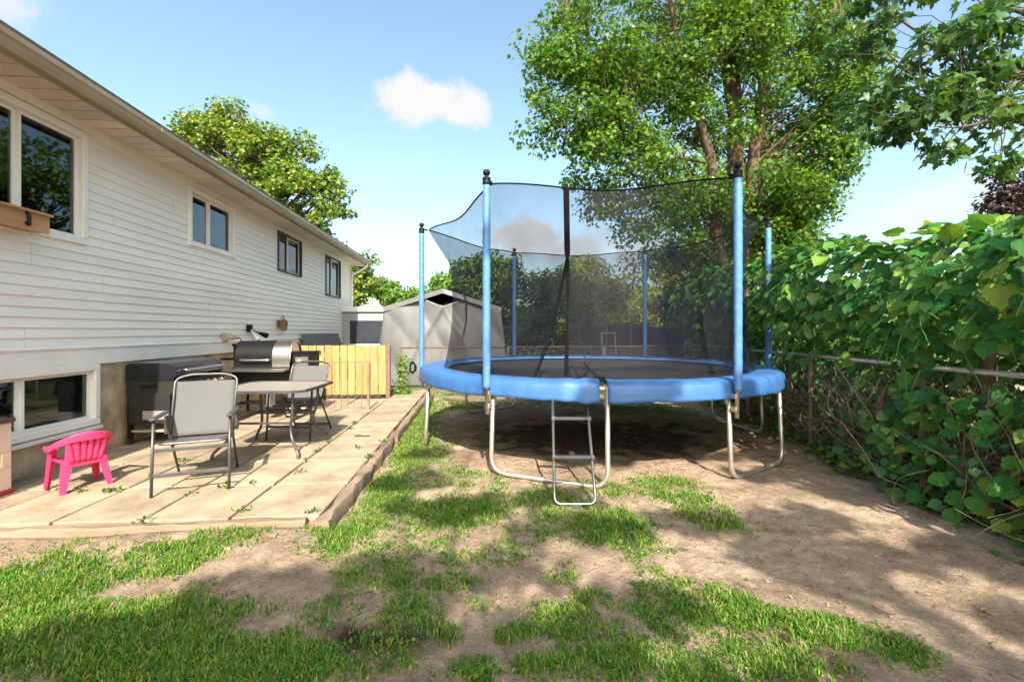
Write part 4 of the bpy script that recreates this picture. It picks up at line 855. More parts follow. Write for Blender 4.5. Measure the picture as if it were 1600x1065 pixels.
# ================================================================== VINE ON THE RIGHT FENCE
def vine():
    d = (FB - FA).normalized(); inn = Vector((-d.y, d.x, 0)); L = (FB - FA).length
    t = thing('grapevine', (FA.x, FA.y, 0), 0, 'dense green grapevine covering the chain-link fence on the right', 'vine', local=False)
    top = lambda s: 2.13 + .06 * math.sin(s * 1.9 + 1) + .05 * math.sin(s * 4.7) + .085 * min(s, 5.5) + .02 * math.exp(-((s - .9) / .5) ** 2)
    def surf(s, q):                       # q: 0 at the ground .. 1 at the crest, then over the back
        z = q * top(s); k = max(0, min(1, (z - 1.12) / .45)); bulge = .03 + .27 * k * (1 - .5 * max(0, q - .8) / .2) + .07 * math.sin(s * 3.1 + z * 2.3) + .05 * math.sin(s * 7.3 - z * 5)
        if q > .86: bulge -= (q - .86) / .14 * .25
        return bulge, z
    items = []
    def sample(n, lo, hi, depth):
        for _ in range(n):
            s = random.uniform(-.2, L + .4); q = random.uniform(lo, hi); b, z = surf(s, q); dp = random.uniform(0, depth) ** 1.0
            p = FA + d * s + inn * (b - dp) + Vector((0, 0, z + random.uniform(-.04, .04)))
            up = .55 + .9 * max(0, q - .75) * 4 * .5
            nrm = inn * random.uniform(.5, 1.1) + Vector((0, 0, up * random.uniform(.4, 1.3))) + d * random.gauss(-.25, .5)
            tip = Vector((0, 0, -1)) + inn * random.uniform(-.1, .6) + d * random.gauss(0, .5)
            items.append((p, nrm, tip, random.choice([.045, .06, .08, .095, .11, .13, .155]) * random.uniform(.85, 1.15), dp))
    sample(1900, .585, 1.0, .14); sample(1000, .57, 1.02, .45); sample(40, .42, .58, .1); sample(560, .0, .44, .14); sample(1300, 0, .56, .55)
    for _ in range(700):                  # crest and far side
        s = random.uniform(-.2, L + .4); b = random.uniform(-.75, .12); p = FA + d * s + inn * b + Vector((0, 0, top(s) - .05 - .25 * (b / .75) ** 2 * (b < 0) + random.uniform(-.12, .06)))
        items.append((p, Vector((random.gauss(0, .4), random.gauss(0, .4), 1)), inn + Vector((random.gauss(0, .5), random.gauss(0, .5), -.3)), random.uniform(.08, .16), 0))
    for _ in range(330):                  # young leaves low down at the near end
        s = random.uniform(-.1, 2.1); z = random.uniform(.02, .95); p = FA + d * s + inn * random.uniform(.0, .2) + Vector((0, 0, z))
        items.append((p, inn * random.uniform(.4, 1) + Vector((0, 0, random.uniform(.3, 1))) + d * random.gauss(-.2, .5), Vector((0, 0, -.6)) + inn * random.uniform(0, .8) + d * random.gauss(0, .7), random.uniform(.045, .13), 0))
    # the 300 leaves that show largest are parts of their own
    def score(it):
        p = it[0]; dd = p.x * SA + p.y * CA; px, py = proj(p.x, p.y, p.z)
        return (it[3] / dd) * (1 - 2.2 * it[4]) if dd > .5 and 1180 < px < 1600 and py < 860 else -1
    items.sort(key=score, reverse=True); big, rest = items[:300], items[300:]
    tm = []
    for v, f in (GRAPE, GRAPE2, CURL):
        me = bpy.data.meshes.new('leaf'); me.from_pydata(v, [], f); me.materials.append(MATS['vine_leaf']); me.update(); tm.append(me)
    fr = frames(np.array([i[1] for i in big]), np.array([i[2] for i in big]))
    for k, it in enumerate(big):
        o = bpy.data.objects.new('leaf', tm[(k * 7 + k // 5) % 3]); COL.objects.link(o); o.parent = t
        m = Matrix(fr[k].tolist()).to_4x4(); m = Matrix.Translation(it[0] - ORG[t]) @ m @ Matrix.Scale(it[3], 4); o.matrix_local = m
    fr = frames(np.array([i[1] for i in rest]), np.array([i[2] for i in rest]))
    cloud('foliage', GRAPE[0], GRAPE[1], np.array([i[0] for i in rest]), fr, np.array([i[3] for i in rest]), 'vine_fill', t, kind='stuff')
    # shade leaves at the neighbour's side, and the tangle of stems
    n = 11000; s = rng.uniform(-.4, L + .6, n); z = rng.uniform(0, 1, n) ** 1.25 * 2.1; P = np.array(FA) + np.outer(s, np.array(d)) + np.outer(rng.uniform(-1.3, -.3, n), np.array(inn)); P[:, 2] = z
    cloud('back_foliage', MAPLE_S[0], MAPLE_S[1], P, frames(unit(n) + np.array(inn) * .5 + np.array([0, 0, .4]), unit(n) + np.array([0, 0, -.8])), rng.uniform(.09, .17, n), 'vine_fill', t, kind='stuff')
    mb = MB()
    for k in range(1100):
        s = random.uniform(-.1, L); z0 = random.uniform(-.02, .5); p = FA + d * s + inn * random.uniform(-.28, .07) + Vector((0, 0, z0)); pts = [p]; v = Vector((0, 0, random.uniform(.1, 1))) + d * random.gauss(0, .9)
        for j in range(random.randint(3, 6)):
            v = v + Vector((0, 0, random.gauss(.12, .35))) + d * random.gauss(0, .45) + inn * random.gauss(0, .25); p = p + v.normalized() * random.uniform(.10, .24); p.z = max(.01, min(p.z, 1.95)); pts.append(p.copy())
        r0 = random.choice([.0022, .003, .004, .005, .009]); pp = smooth_path(pts, 3); mb.tube(pp, [r0 * (1 - .6 * i / len(pp)) for i in range(len(pp))], 4, caps=False)
    mb.build('dry_stems', 'stem_dry', t, kind='stuff')
    mb = MB()
    for k in range(60):
        s = random.uniform(0, L); b, z = surf(s, random.uniform(.45, 1)); p = FA + d * s + inn * (b + .02) + Vector((0, 0, z)); pts = [p]; v = inn * .3 + Vector((0, 0, random.uniform(-.6, .5))) + d * random.gauss(0, .6)
        for j in range(4): v = v + Vector((0, 0, -.2)) + d * random.gauss(0, .3); p = p + v.normalized() * random.uniform(.04, .11); pts.append(p.copy())
        mb.tube(smooth_path(pts, 3), .0022, 4, caps=False)
    mb.build('tendrils', 'stem_green', t, kind='stuff')
    # weeds along the foot of the fence
    n = 1500; s = rng.uniform(-.3, L, n); P = np.array(FA) + np.outer(s, np.array(d)) + np.outer(rng.normal(.10, .10, n), np.array(inn)); P[:, 2] = rng.uniform(.0, .17, n) * rng.uniform(.3, 1, n)
    P = P[(np.sin(s * 5.1) + np.sin(s * 2.3 + 1) + rng.normal(0, .6, n)) > -.1]
    tag(cloud('fence_weeds', MAPLE_S[0], MAPLE_S[1], P, frames(unit(len(P)) * .6 + np.array([0, 0, 1]), unit(len(P)) + np.array(inn) * .4), rng.uniform(.04, .10, len(P)), 'shrub_leaf', kind='stuff'), 'low leafy weeds along the foot of the vine')
vine()

# ================================================================== TREES
def maple():
    base = W(5.15, 10.6); z = lambda px, py, d: at(px, py, d)
    t = thing('maple_tree', (base.x, base.y, 0), 0, 'tall many-stemmed maple rising behind the trampoline', 'tree', local=False)
    D = 10.6; leaders = []
    def lead(pts, r0, r1): p = smooth_path([Vector(q) for q in pts], 5); leaders.append((p, lin(r0, r1, len(p))))
    b0 = Vector((base.x, base.y, -.1))
    lead([b0, z(1163, 520, D), z(1158, 400, D), z(1150, 280, D), z(1148, 170, D), z(1146, 60, D), z(1150, -80, D), z(1160, -240, D)], .27, .07)
    lead([z(1160, 470, D), z(1172, 340, D), z(1178, 240, D - .1), z(1192, 130, D - .1), z(1206, 20, D - .2), z(1230, -160, D - .3)], .17, .05)
    lead([z(1158, 490, D), z(1125, 400, D - .2), z(1116, 330, D - .3), z(1112, 255, D - .4), z(1090, 180, D - .6), z(1062, 80, D - .9), z(1040, -40, D - 1.1)], .17, .04)
    lead([z(1148, 200, D), z(1132, 110, D + .2), z(1120, 0, D + .4), z(1100, -140, D + .6)], .10, .04)
    lead([z(1094, 190, D - .5), z(1020, 140, D - .9), z(950, 80, D - 1.2), z(880, 30, D - 1.3)], .06, .015)
    lead([z(1112, 255, D - .4), z(1030, 240, D - .9), z(950, 220, D - 1.2)], .05, .012)
    lead([z(1225, -130, D - .3), z(1300, -70, 9.5), z(1365, -2, 8.6), z(1420, 40, 8), z(1452, 64, 7.6)], .05, .012)
    lead([z(1190, 150, D - .1), z(1240, 90, D - .4), z(1300, 20, D - .5), z(1350, -60, D - .6)], .06, .015)
    mb = MB()
    for p, r in leaders: mb.tube(p, r, 10)
    B = lambda px, py, d, rx, ry, n: (tuple(z(px, py, d)), (rx * d / F, rx * d / F * .8, ry * d / F), n)
    blobs = [B(1000, 40, 9.6, 175, 110, 34), B(930, 130, 9.4, 95, 80, 18), B(900, 195, 9.3, 66, 60, 11), B(960, 250, 9.6, 95, 75, 17), B(1040, 170, 10.2, 110, 90, 20), B(1010, 330, 10.4, 105, 55, 14), B(1110, 340, 11, 90, 60, 10),
             B(1150, 60, 11.2, 150, 120, 26), B(1270, 40, 10.6, 80, 100, 12), B(1240, 190, 11, 62, 70, 10), B(1285, 250, 10.6, 44, 48, 8), B(1240, 330, 10.6, 62, 55, 12), B(1285, 170, 10.2, 50, 70, 8), B(1330, 110, 10, 42, 60, 5),
             B(1100, -160, 10.4, 330, 150, 60), B(880, 90, 9.2, 60, 80, 9), B(1040, 395, 10.6, 80, 25, 7), B(1235, 400, 10.5, 45, 40, 9), B(1180, 250, 11.8, 100, 110, 12), B(1140, 50, 9.7, 90, 80, 13), B(1205, 100, 9.8, 60, 80, 8), B(1085, 130, 9.6, 60, 60, 8), B(1160, 190, 9.9, 40, 40, 3), B(1215, 290, 9.9, 45, 45, 6), B(1130, 300, 9.9, 45, 40, 4), B(1060, 290, 10, 60, 60, 7), B(1270, 310, 10.2, 55, 60, 9), B(1300, 100, 10, 50, 90, 10), B(1310, 220, 10.2, 30, 50, 5), B(1190, 30, 9.6, 90, 60, 8), B(850, 200, 9.2, 25, 40, 3), B(1200, 380, 10.2, 60, 50, 8)]
    blobs = [(c, r, int(n * 2.1)) for c, r, n in blobs]; cl = blob_clumps(blobs, .40); limbs(mb, leaders, cl, .017, 4)
    mb.build('trunk', 'bark', t, smooth=True); foliage('crown', cl, 100, MAPLE_S, .090, 'maple_leaf', t, .6, .55)
maple()
def branch_tree():
    base = W(8.2, 3.6); t = thing('maple_tree', (base.x, base.y, 0), 0, 'broad-leaved maple reaching in with low boughs from the right edge', 'tree', local=False)
    z = at; leaders = []
    def lead(pts, r0, r1): p = smooth_path([Vector(q) for q in pts], 5); leaders.append((p, lin(r0, r1, len(p))))
    tr = Vector((base.x, base.y, 0))
    lead([tr + Vector((0, 0, -.1)), tr + Vector((.1, 0, 2)), tr + Vector((-.2, .1, 4.2)), tr + Vector((0, .3, 7))], .24, .08)
    lead([tr + Vector((0, 0, 2.7)), z(1640, 128, 5.4), z(1556, 112, 5.3), z(1500, 150, 5.2), z(1440, 175, 5.1), z(1372, 195, 5.0)], .085, .008)
    lead([tr + Vector((-.1, 0, 3.3)), z(1640, 190, 5.0), z(1580, 160, 4.9), z(1540, 190, 4.8), z(1490, 200, 4.8)], .06, .008)
    lead([tr + Vector((-.2, .1, 4.2)), z(1560, -140, 5.6), z(1450, -70, 5.6), z(1370, -50, 5.7), z(1330, -40, 5.6)], .07, .012)
    lead([tr + Vector((0, 0, 3)), z(1680, 60, 5.2), z(1600, 20, 5.0), z(1540, 10, 5)], .06, .008)
    mb = MB()
    for p, r in leaders: mb.tube(p, r, 8)
    B = lambda px, py, d, rx, ry, n: (tuple(z(px, py, d)), (rx * d / F, rx * d / F * .8, ry * d / F), n)
    blobs = [B(1500, 110, 5.2, 105, 60, 26), B(1560, 190, 5.0, 70, 50, 16), B(1450, 165, 5.1, 70, 40, 12), B(1560, 50, 5.1, 70, 60, 14), B(1420, 195, 5.0, 50, 22, 7), B(1490, 215, 4.9, 50, 22, 7), B(1570, 245, 4.9, 40, 24, 7), B(1350, 60, 6.4, 55, 60, 11), B(1350, 150, 6.6, 45, 55, 8), B(1400, 15, 6, 70, 35, 9),
             B(1400, 100, 5.6, 50, 50, 8), B(1375, 185, 5.4, 35, 30, 5), B(1360, 30, 6.2, 45, 40, 7), B(1480, 40, 5.4, 60, 50, 10), B(1700, 100, 5.4, 120, 140, 34), B(1650, -150, 5.6, 240, 120, 40)]
    blobs = [(c, r, max(3, int(n * .62))) for c, r, n in blobs]; cl = blob_clumps(blobs, .19); limbs(mb, leaders, cl, .010, 4); mb.build('trunk', 'bark_dark', t, smooth=True)
    foliage('crown', cl, 28, MAPLE, .11, 'near_leaf', t, .45, .7)
branch_tree()
def shade_tree():
    t = thing('shade_tree', (2.3, -7.5, 0), 0, 'large leafy tree standing behind the viewer, shading the lawn', 'tree', local=False)
    tr = Vector((2.3, -7.5, 0)); leaders = []
    def lead(pts, r0, r1): p = smooth_path([Vector(q) for q in pts], 5); leaders.append((p, lin(r0, r1, len(p))))
    lead([tr, tr + Vector((.1, .2, 2.5)), tr + Vector((.3, .8, 5)), tr + Vector((.3, 1.6, 8))], .28, .07)
    lead([tr + Vector((.1, .2, 2.5)), tr + Vector((-.9, 1.5, 4.4)), tr + Vector((-2.2, 3.0, 5.6))], .12, .03); lead([tr + Vector((.2, .3, 3)), tr + Vector((1.6, 1.8, 5)), tr + Vector((2.6, 3.2, 6.2))], .12, .03)
    mb = MB()
    for p, r in leaders: mb.tube(p, r, 8)
    # crown: each bough shades the stretch of lawn that lies 1.15 heights farther along the sun's line
    k = 1 / math.tan(SUN_EL); blobs = []
    def over(xr, d, zz, rx, ry, n): p = W(xr, d); blobs.append(((p.x + math.sin(SUN_SIDE) * k * zz, p.y - math.cos(SUN_SIDE) * k * zz, zz), (rx, ry, .14), n))
    for xr, d, zz, rx, ry, n in SHADE: over(xr, d, zz, rx, ry * .85, max(4, round(n * 1.9)))
    cl = blob_clumps(blobs, .13); limbs(mb, leaders, cl, .012, 4, every=4); mb.build('trunk', 'bark', t, smooth=True); foliage('crown', cl, 50, MAPLE_S, .095, 'maple_leaf', t, .8, .4)
# boughs by the patch of lawn they shade: metres right, metres ahead, height, half-widths, twigs
SHADE = [(-1.7, 1.93, 5.0, .8, .20, 28), (-2.3, 1.65, 4.8, .7, .22, 22), (-.8, 1.75, 4.9, .8, .22, 24), (-1.2, 2.42, 5.3, .5, .14, 8), (-.75, 2.3, 5.2, .55, .22, 16), (-.1, 2.0, 5.6, .55, .22, 13), (-.25, 2.72, 6.0, .6, .10, 7), (.6, 2.3, 5.5, .35, .12, 4), (.25, 3.2, 6.2, .7, .09, 5),
         (-.55, 3.6, 6.4, .55, .10, 5), (-.9, 4.3, 6.6, .4, .16, 5), (-.85, 5.3, 6.9, .4, .18, 4), (.3, 3.85, 6.4, .5, .07, 3), (1.25, 3.3, 6.0, .35, .07, 3),
         (2.93, 3.95, 5.9, .42, .17, 7), (2.2, 3.4, 5.8, .40, .09, 5), (2.58, 2.86, 5.5, .48, .12, 7), (1.8, 2.62, 5.4, .42, .11, 6), (1.6, 2.98, 5.7, .32, .08, 4), (3.0, 2.72, 5.4, .35, .2, 7), (1.75, 1.85, 5.0, .45, .11, 6), (2.6, 2.15, 5.1, .22, .2, 5), (3.3, 4.9, 6.3, .45, .25, 8), (3.5, 3.6, 5.8, .3, .35, 8), (2.4, 4.5, 6.4, .5, .14, 6),
         (.9, 1.75, 4.9, .3, .10, 3), (.9, 5.0, 7.2, .5, .12, 4), (2.3, 5.2, 7.3, .5, .12, 4), (1.5, 7.6, 7.9, .8, .4, 8), (2.9, 6.8, 8.0, .6, .4, 8), (3.3, 8.6, 8.4, .7, .8, 9), (.2, 1.2, 4.8, 1.2, .3, 14), (2.8, 1.4, 4.9, 1.2, .25, 12), (-.2, 7.0, 7.6, .5, .3, 4)]
shade_tree()
def simple_tree(name, label, cat, base, trunk_top, blobs, r, per, leaf, size, m, bark='bark_dark', group=None, rad=.12, up=.6):
    t = thing(name, (base.x, base.y, 0), 0, label, cat, group, local=False); b = Vector((base.x, base.y, -.1)); tt = Vector(trunk_top)
    p = smooth_path([b, b.lerp(tt, .5) + Vector((random.uniform(-.1, .1), 0, 0)), tt], 5); ld = [(p, lin(rad, rad * .3, len(p)))]
    mb = MB().tube(p, ld[0][1], 8); cl = blob_clumps(blobs, r); limbs(mb, ld, cl, rad * .35, 3); mb.build('trunk', bark, t, smooth=True); foliage('crown', cl, per, leaf, size, m, t, up, .4)
def background_trees():
    def B(px, py, d, rx, ry, n): return (tuple(at(px, py, d)), (rx * d / F, rx * d / F * .8, ry * d / F), n)
    D = 21
    simple_tree('maple_tree', 'tall yellow-green tree rising over the roof of the house', 'tree', at(440, 517, D), at(430, 260, D), [B(350, 205, D, 48, 50, 20), B(320, 215, D, 36, 40, 14), B(410, 225, D, 45, 40, 14), B(420, 300, D, 70, 60, 26), B(380, 270, D, 80, 75, 34), B(440, 250, D, 55, 50, 18), B(460, 310, D, 80, 75, 36), B(505, 310, D, 42, 55, 16), B(505, 380, D, 52, 65, 24), B(440, 420, D, 95, 90, 34), B(520, 450, D, 42, 45, 16), B(350, 360, D, 80, 80, 20), B(568, 435, D, 24, 42, 16), B(345, 180, D, 24, 34, 8)],
                .55, 100, MAPLE_S, .17, 'gold_leaf', rad=.28)
    D = 15.5
    simple_tree('bushy_tree', 'dense dark-green shrubby tree behind the grey shelter, left part of the thicket', 'tree', at(790, 517, D), at(780, 440, D), [B(770, 430, D, 58, 42, 24), B(740, 450, D, 50, 45, 16), B(800, 470, D, 70, 55, 30), B(790, 540, D, 90, 45, 30), B(745, 415, D, 30, 28, 8), B(700, 470, D + 1, 40, 42, 12)], .42, 120, OVAL, .16, 'shrub_leaf', rad=.11)
    D = 14.6
    simple_tree('bushy_tree', 'rounded green shrubby tree in the middle of the thicket seen through the net', 'tree', at(860, 517, D), at(860, 450, D), [B(865, 445, D, 42, 34, 18), B(860, 490, D, 52, 45, 26), B(855, 550, D, 70, 40, 26), B(905, 500, D, 18, 60, 10)], .38, 120, OVAL, .15, 'shrub_leaf', rad=.1)
    D = 19
    simple_tree('lime_tree', 'bright lime-green tree standing behind the doorway of the net', 'tree', at(930, 517, D), at(925, 440, D), [B(905, 422, D, 28, 26, 12), B(920, 465, D, 42, 45, 26), B(950, 455, D, 35, 40, 20), B(930, 520, D, 55, 40, 22)], .55, 110, OVAL, .2, 'lime_leaf', rad=.12)
    D = 22
    simple_tree('lime_tree', 'yellowish tree far back, right of the lime-green one', 'tree', at(1030, 517, D), at(1030, 460, D), [B(1010, 480, D, 48, 40, 24), B(1060, 455, D, 48, 42, 22), B(980, 500, D, 30, 30, 10), B(1100, 470, D, 40, 50, 16)], .6, 100, OVAL, .22, 'lime_leaf', rad=.13)
    D = 31
    simple_tree('round_tree', 'small round tree far behind the shelter, left of the pole', 'tree', at(640, 517, D), at(640, 480, D), [B(640, 470, D, 36, 24, 26), B(655, 490, D, 40, 26, 18)], .7, 110, OVAL, .26, 'shrub_leaf', rad=.14)
    D = 36
    simple_tree('round_tree', 'distant dark tree beside the white gable', 'tree', at(600, 517, D), at(600, 470, D), [B(600, 450, D, 24, 16, 18), B(612, 465, D, 30, 20, 14)], .7, 100, OVAL, .28, 'shrub_leaf', rad=.14)
    D = 17
    simple_tree('bushy_tree', 'pale green bush showing above the peak of the shelter', 'tree', at(705, 517, D), at(705, 460, D), [B(702, 440, D, 20, 22, 14), B(715, 470, D, 30, 40, 18)], .35, 110, OVAL, .15, 'shrub_leaf', rad=.08)
    D = 15
    simple_tree('bushy_tree', 'dark shrub mass beyond the far corner of the yard', 'tree', at(1080, 517, D), at(1080, 460, D), [B(1085, 480, D, 60, 55, 24), B(1130, 470, D, 60, 70, 24), B(1060, 540, D, 60, 30, 14), B(1200, 470, D, 70, 90, 24)], .5, 110, OVAL, .16, 'shrub_leaf', rad=.1)
    D = 8
    simple_tree('purple_tree', 'dark purple-leaved tree peeking over the vine at the right edge', 'tree', at(1640, 517, D), at(1635, 360, D), [B(1605, 320, D, 55, 45, 26), B(1660, 300, D, 90, 80, 30)], .28, 90, OVAL, .10, 'purple_leaf', rad=.12)
    p = Vector((11.5, 22, 0)); simple_tree('bushy_tree', 'big green tree far behind the many-stemmed maple', 'tree', p, p + Vector((0, 0, 6)), [((11.5, 22, 6.5), (3.2, 3.2, 3.4), 60), ((13, 20, 8), (3, 3, 2.6), 40)], .8, 90, OVAL, .26, 'shrub_leaf', rad=.25)
    # open ground-cover hedge that closes the view between the trunks
    n = 26000; P = np.zeros((n, 3)); q = rng.uniform(0, 1, n); a = np.array(W(-26, 46)); b = np.array(W(60, 46)); P = a + np.outer(q, b - a); P[:, 1] += rng.normal(0, 1.5, n); P[:, 2] = rng.uniform(0, 1, n) ** .8 * (3.6 + 1.4 * np.sin(q * 31) + .9 * np.sin(q * 87))
    tag(cloud('distant_wood', OVAL[0], OVAL[1], P, frames(unit(n) + np.array([0, -.4, .5]), unit(n)), rng.uniform(.35, .7, n), 'shrub_leaf', kind='stuff'), 'far line of trees beyond the gardens')
background_trees()

# ================================================================== BEYOND THE BACK FENCE
def shelter():
    D = 11.6; s = D / F; c = W((692 - 800) * s, D); t = thing('fabric_shelter', c, -YAW + R(4), 'grey fabric portable garage with a sagging front behind the fence', 'shelter')
    e, b, ze, zp, L = 1.47, 1.68, 1.98, 2.42, 4.2
    roofz = lambda x: ze + (zp - ze) * (1 - abs(x) / e)
    out = lambda v: e + (b - e) * (1 - v)
    for sg in (-1, 1):
        MB().sheet(lambda u, v: Vector((sg * (out(v) + .02 * math.sin(u * 9 + v * 4)), L * u, ze * v)), 14, 6).build('side_wall', 'fabric_grey', t, smooth=True, thick=.01)
        MB().sheet(lambda u, v: Vector((sg * e * (1 - v), -.05 + (L + .1) * u, ze + (zp - ze) * v + .03 - .03 * math.sin(math.pi * (u * 4 % 1)) * math.sin(math.pi * v))), 16, 6).build('roof_panel', 'fabric_grey', t, smooth=True, thick=.012)
        MB().extrude([(sg * (e + .01), ze - .10), (sg * (e + .03), ze + .02), (0, zp + .055), (0, zp - .06)], lambda x, z: Vector((x, -.07, z)), lambda x, z: Vector((x, -.02, z))).build('edge_band', 'fabric_dark' if sg > 0 else 'fabric_grey', t)
        MB().tube([(sg * (b - .03), .03, 0), (sg * (e - .03), .03, ze), (0, .03, zp - .03)], .02, 6).build('frame_tube', 'galvanised', t)
    def front(u, v):
        x = (2 * u - 1); zt = roofz(x * e) - .02 - .36 * max(0, 1 - (abs(x) / .33)) ** .8; xx = x * (out(v) - .0); z = zt * v
        y = .05 * math.sin(x * 7 + v * 5) * v + .10 * math.exp(-((x - .1) / .3) ** 2) * math.sin(v * 9) * v - .06 * abs(math.sin((x + v) * 6)) - .05 * (1 - v) * math.sin(x * 19) - .10 * math.exp(-((abs(x) * 2.2 - (1 - v) * 1.6) / .12) ** 2) * v
        return Vector((xx, y + .02, z))
    MB().sheet(front, 70, 44).build('front_drape', 'fabric_grey', t, smooth=True, thick=.006)
    MB().sheet(lambda u, v: Vector(((2 * u - 1) * out(v), L - .01, v * roofz((2 * u - 1) * e))), 12, 4).build('back_wall', 'fabric_grey', t)
shelter()
def camper():
    D = 13.9; a = at(546, 517, D); b = at(640, 517, D); t = thing('storage_trailer', ((a.x + b.x) / 2, a.y, 0), 0, 'grey trailer with white roof edge and dark window past the house corner', 'trailer', local=False)
    x0, x1, y0, y1 = a.x - .6, b.x, a.y, a.y + 2.2
    MB().span((x0, y0, .35), (x1, y1, 1.97), bev=.03).build('body', 'camper_grey', t); MB().span((x0 - .05, y0 - .08, 1.975), (x1 + .05, y1 + .05, 2.14), bev=.03).build('roof', 'white_panel', t)
    w = MB().span((a.x + .02, y0 - .03, 1.02), (a.x + 1.02, y0 - .003, 1.72), bev=.01).build('window', 'screen_dark', t); MB().span((a.x + .0, y0 - .045, .93), (a.x + 1.05, y0 - .004, 1.0)).build('sill', 'white_panel', w)
    for xx in (x0 + .4, x1 - .4): MB().lathe([(.24, -.1), (.28, -.08), (.28, .08), (.24, .1)], 16, (xx, y0 + .25, .28), 'y').build('wheel', 'black_dusty', t)
    # plank leaning at the corner of the house
    p = Vector((XW + .32, wy(546) + .5, 0)); o = MB().bar(p + Vector((.12, .0, 0)), p + Vector((-.12, .25, 1.75)), .12, .04).build('leaning_plank', 'white_trim'); tag(o, 'pale plank leaning at the far corner of the house', 'plank')
camper()
def far_things():
    D = 40; a = at(560, 452, D); b = at(612, 468, D); t = thing('far_house', (a.x, a.y, 0), 0, 'white gabled house far away above the trailer', 'house', local=False)
    x1 = at(606, 500, D).x; x0 = x1 - 9; zt = at(600, 467, D).z; pk = zt + 2.0; y = a.y
    MB().extrude([(x0, 0), (x1, 0), (x1, zt), ((x0 + x1) / 2, pk), (x0, zt)], lambda x, z: Vector((x, y, z)), lambda x, z: Vector((x, y + 8, z))).build('wall', 'house_white', t)
    for sg in (-1, 1): MB().extrude([((x0 + x1) / 2, pk + .02), ((x0 + x1) / 2 + sg * (x1 - x0) * .56, zt - .2), ((x0 + x1) / 2 + sg * (x1 - x0) * .56, zt - .05), ((x0 + x1) / 2, pk + .2)], lambda x, z: Vector((x, y - .5, z)), lambda x, z: Vector((x, y + 8.4, z))).build('roof', 'roof_shingle', t)
    # dark mesh screen with posts in the garden behind
    a = at(905, 517, 14.2); m = at(985, 517, 13.2); b = at(1075, 517, 12.6); t = thing('screen_fence', (m.x, m.y, 0), 0, 'dark fabric screen between posts in the garden behind the trampoline', 'fence', local=False)
    for k, (p, q, za, zb) in enumerate(((a, m, 1.50, 1.64), (m, b, 1.64, 1.45))):
        MB().sheet(lambda u, v: p.lerp(q, u) + Vector((0, .03 * math.sin(u * 14 + k), (za + (zb - za) * u) * v - .04 * math.sin(math.pi * u) * v - p.lerp(q, u).z)), 20, 4).build('screen', 'screen_dark', t, thick=.01)
    for p, hh in ((a, 1.7), (a.lerp(m, .55), 1.75), (m, 1.7), (b, 1.9)): MB().tube([(p.x, p.y - .04, -.1), (p.x, p.y - .04, hh)], .035, 8).build('post', 'weathered_post', t)
    p = at(950, 517, 11.8); t = thing('step_stool', (p.x, p.y, 0), .3, 'small metal step frame in front of the dark screen', 'step stool')
    for sx in (-.2, .2): MB().tube([(sx, -.15, 0), (sx, 0, 1.38)], .014, 6).build('leg', 'wire_old', t)
    for zz in (.3, .65, 1.0, 1.35): MB().bar((-.2, -.15 + .15 * zz / 1.45, zz), (.2, -.15 + .15 * zz / 1.45, zz), .06, .02).build('tread', 'wire_old', t)
    # climber and a coil of hose on the fence corner, shrubs by the fence
    p = W(-2.30, 9.62); n = 260; P = np.array(p) + rng.normal(0, 1, (n, 3)) * np.array([.07, .05, .0]); P[:, 2] = rng.uniform(.05, .85, n)
    t = thing('climbing_plant', p, 0, 'narrow climber growing on the end post of the back fence', 'plant', local=False)
    cloud('foliage', OVAL[0], OVAL[1], P, frames(unit(n) + np.array([0, -.6, .4]), unit(n)), rng.uniform(.05, .1, n), 'shrub_leaf', t); MB().tube(smooth_path([p, p + Vector((.02, -.03, .4)), p + Vector((-.02, 0, .8))]), .008, 5).build('stem', 'stem_dry', t)
    c = W(-2.12, 9.70, .62); o = MB().tube([c + Vector((.05 * math.cos(q), .02 * math.sin(q * 3), .12 * math.sin(q))) for q in [2 * math.pi * k / 20 for k in range(20)]], .016, 6, closed=True).tube([c + Vector((.07 * math.cos(q) + .01, .015 - .03, .09 * math.sin(q))) for q in [2 * math.pi * k / 20 for k in range(20)]], .014, 6, closed=True).build('hose_coil', 'web_black'); tag(o, 'black coil hung on the chain-link fence beside the wooden fence', 'hose')
    for (px, d, rr, hh, lab) in ((625, 9.6, .35, .16, 'low weedy clump at the end of the path'), (905, 11.0, .8, .75, 'leafy bush behind the back fence, left of the doorway band'), (990, 10.7, .5, .8, 'small sunlit bush by the dark screen'), (780, 11.3, .9, .6, 'shrub at the foot of the thicket behind the far pole')):
        p = at(px, 517, d); n = int(500 * rr / .5); P = np.array((p.x, p.y, 0)) + unit(n) * np.array([rr, rr * .6, hh]) * (rng.uniform(.2, 1, n) ** .5)[:, None]; P[:, 2] = np.abs(P[:, 2])
        t = thing('shrub', (p.x, p.y, 0), 0, lab, 'shrub', local=False); cloud('foliage', OVAL[0], OVAL[1], P, frames(unit(n) + np.array([0, -.3, .8]), unit(n)), rng.uniform(.06, .13, n), 'shrub_leaf', t)
        mb = MB()
        for k in range(7): mb.tube([(p.x, p.y, 0), (p.x + random.uniform(-.6, .6) * rr, p.y + random.uniform(-.4, .4) * rr, hh * .8)], .008, 4)
        mb.build('stem', 'stem_dry', t)
far_things()

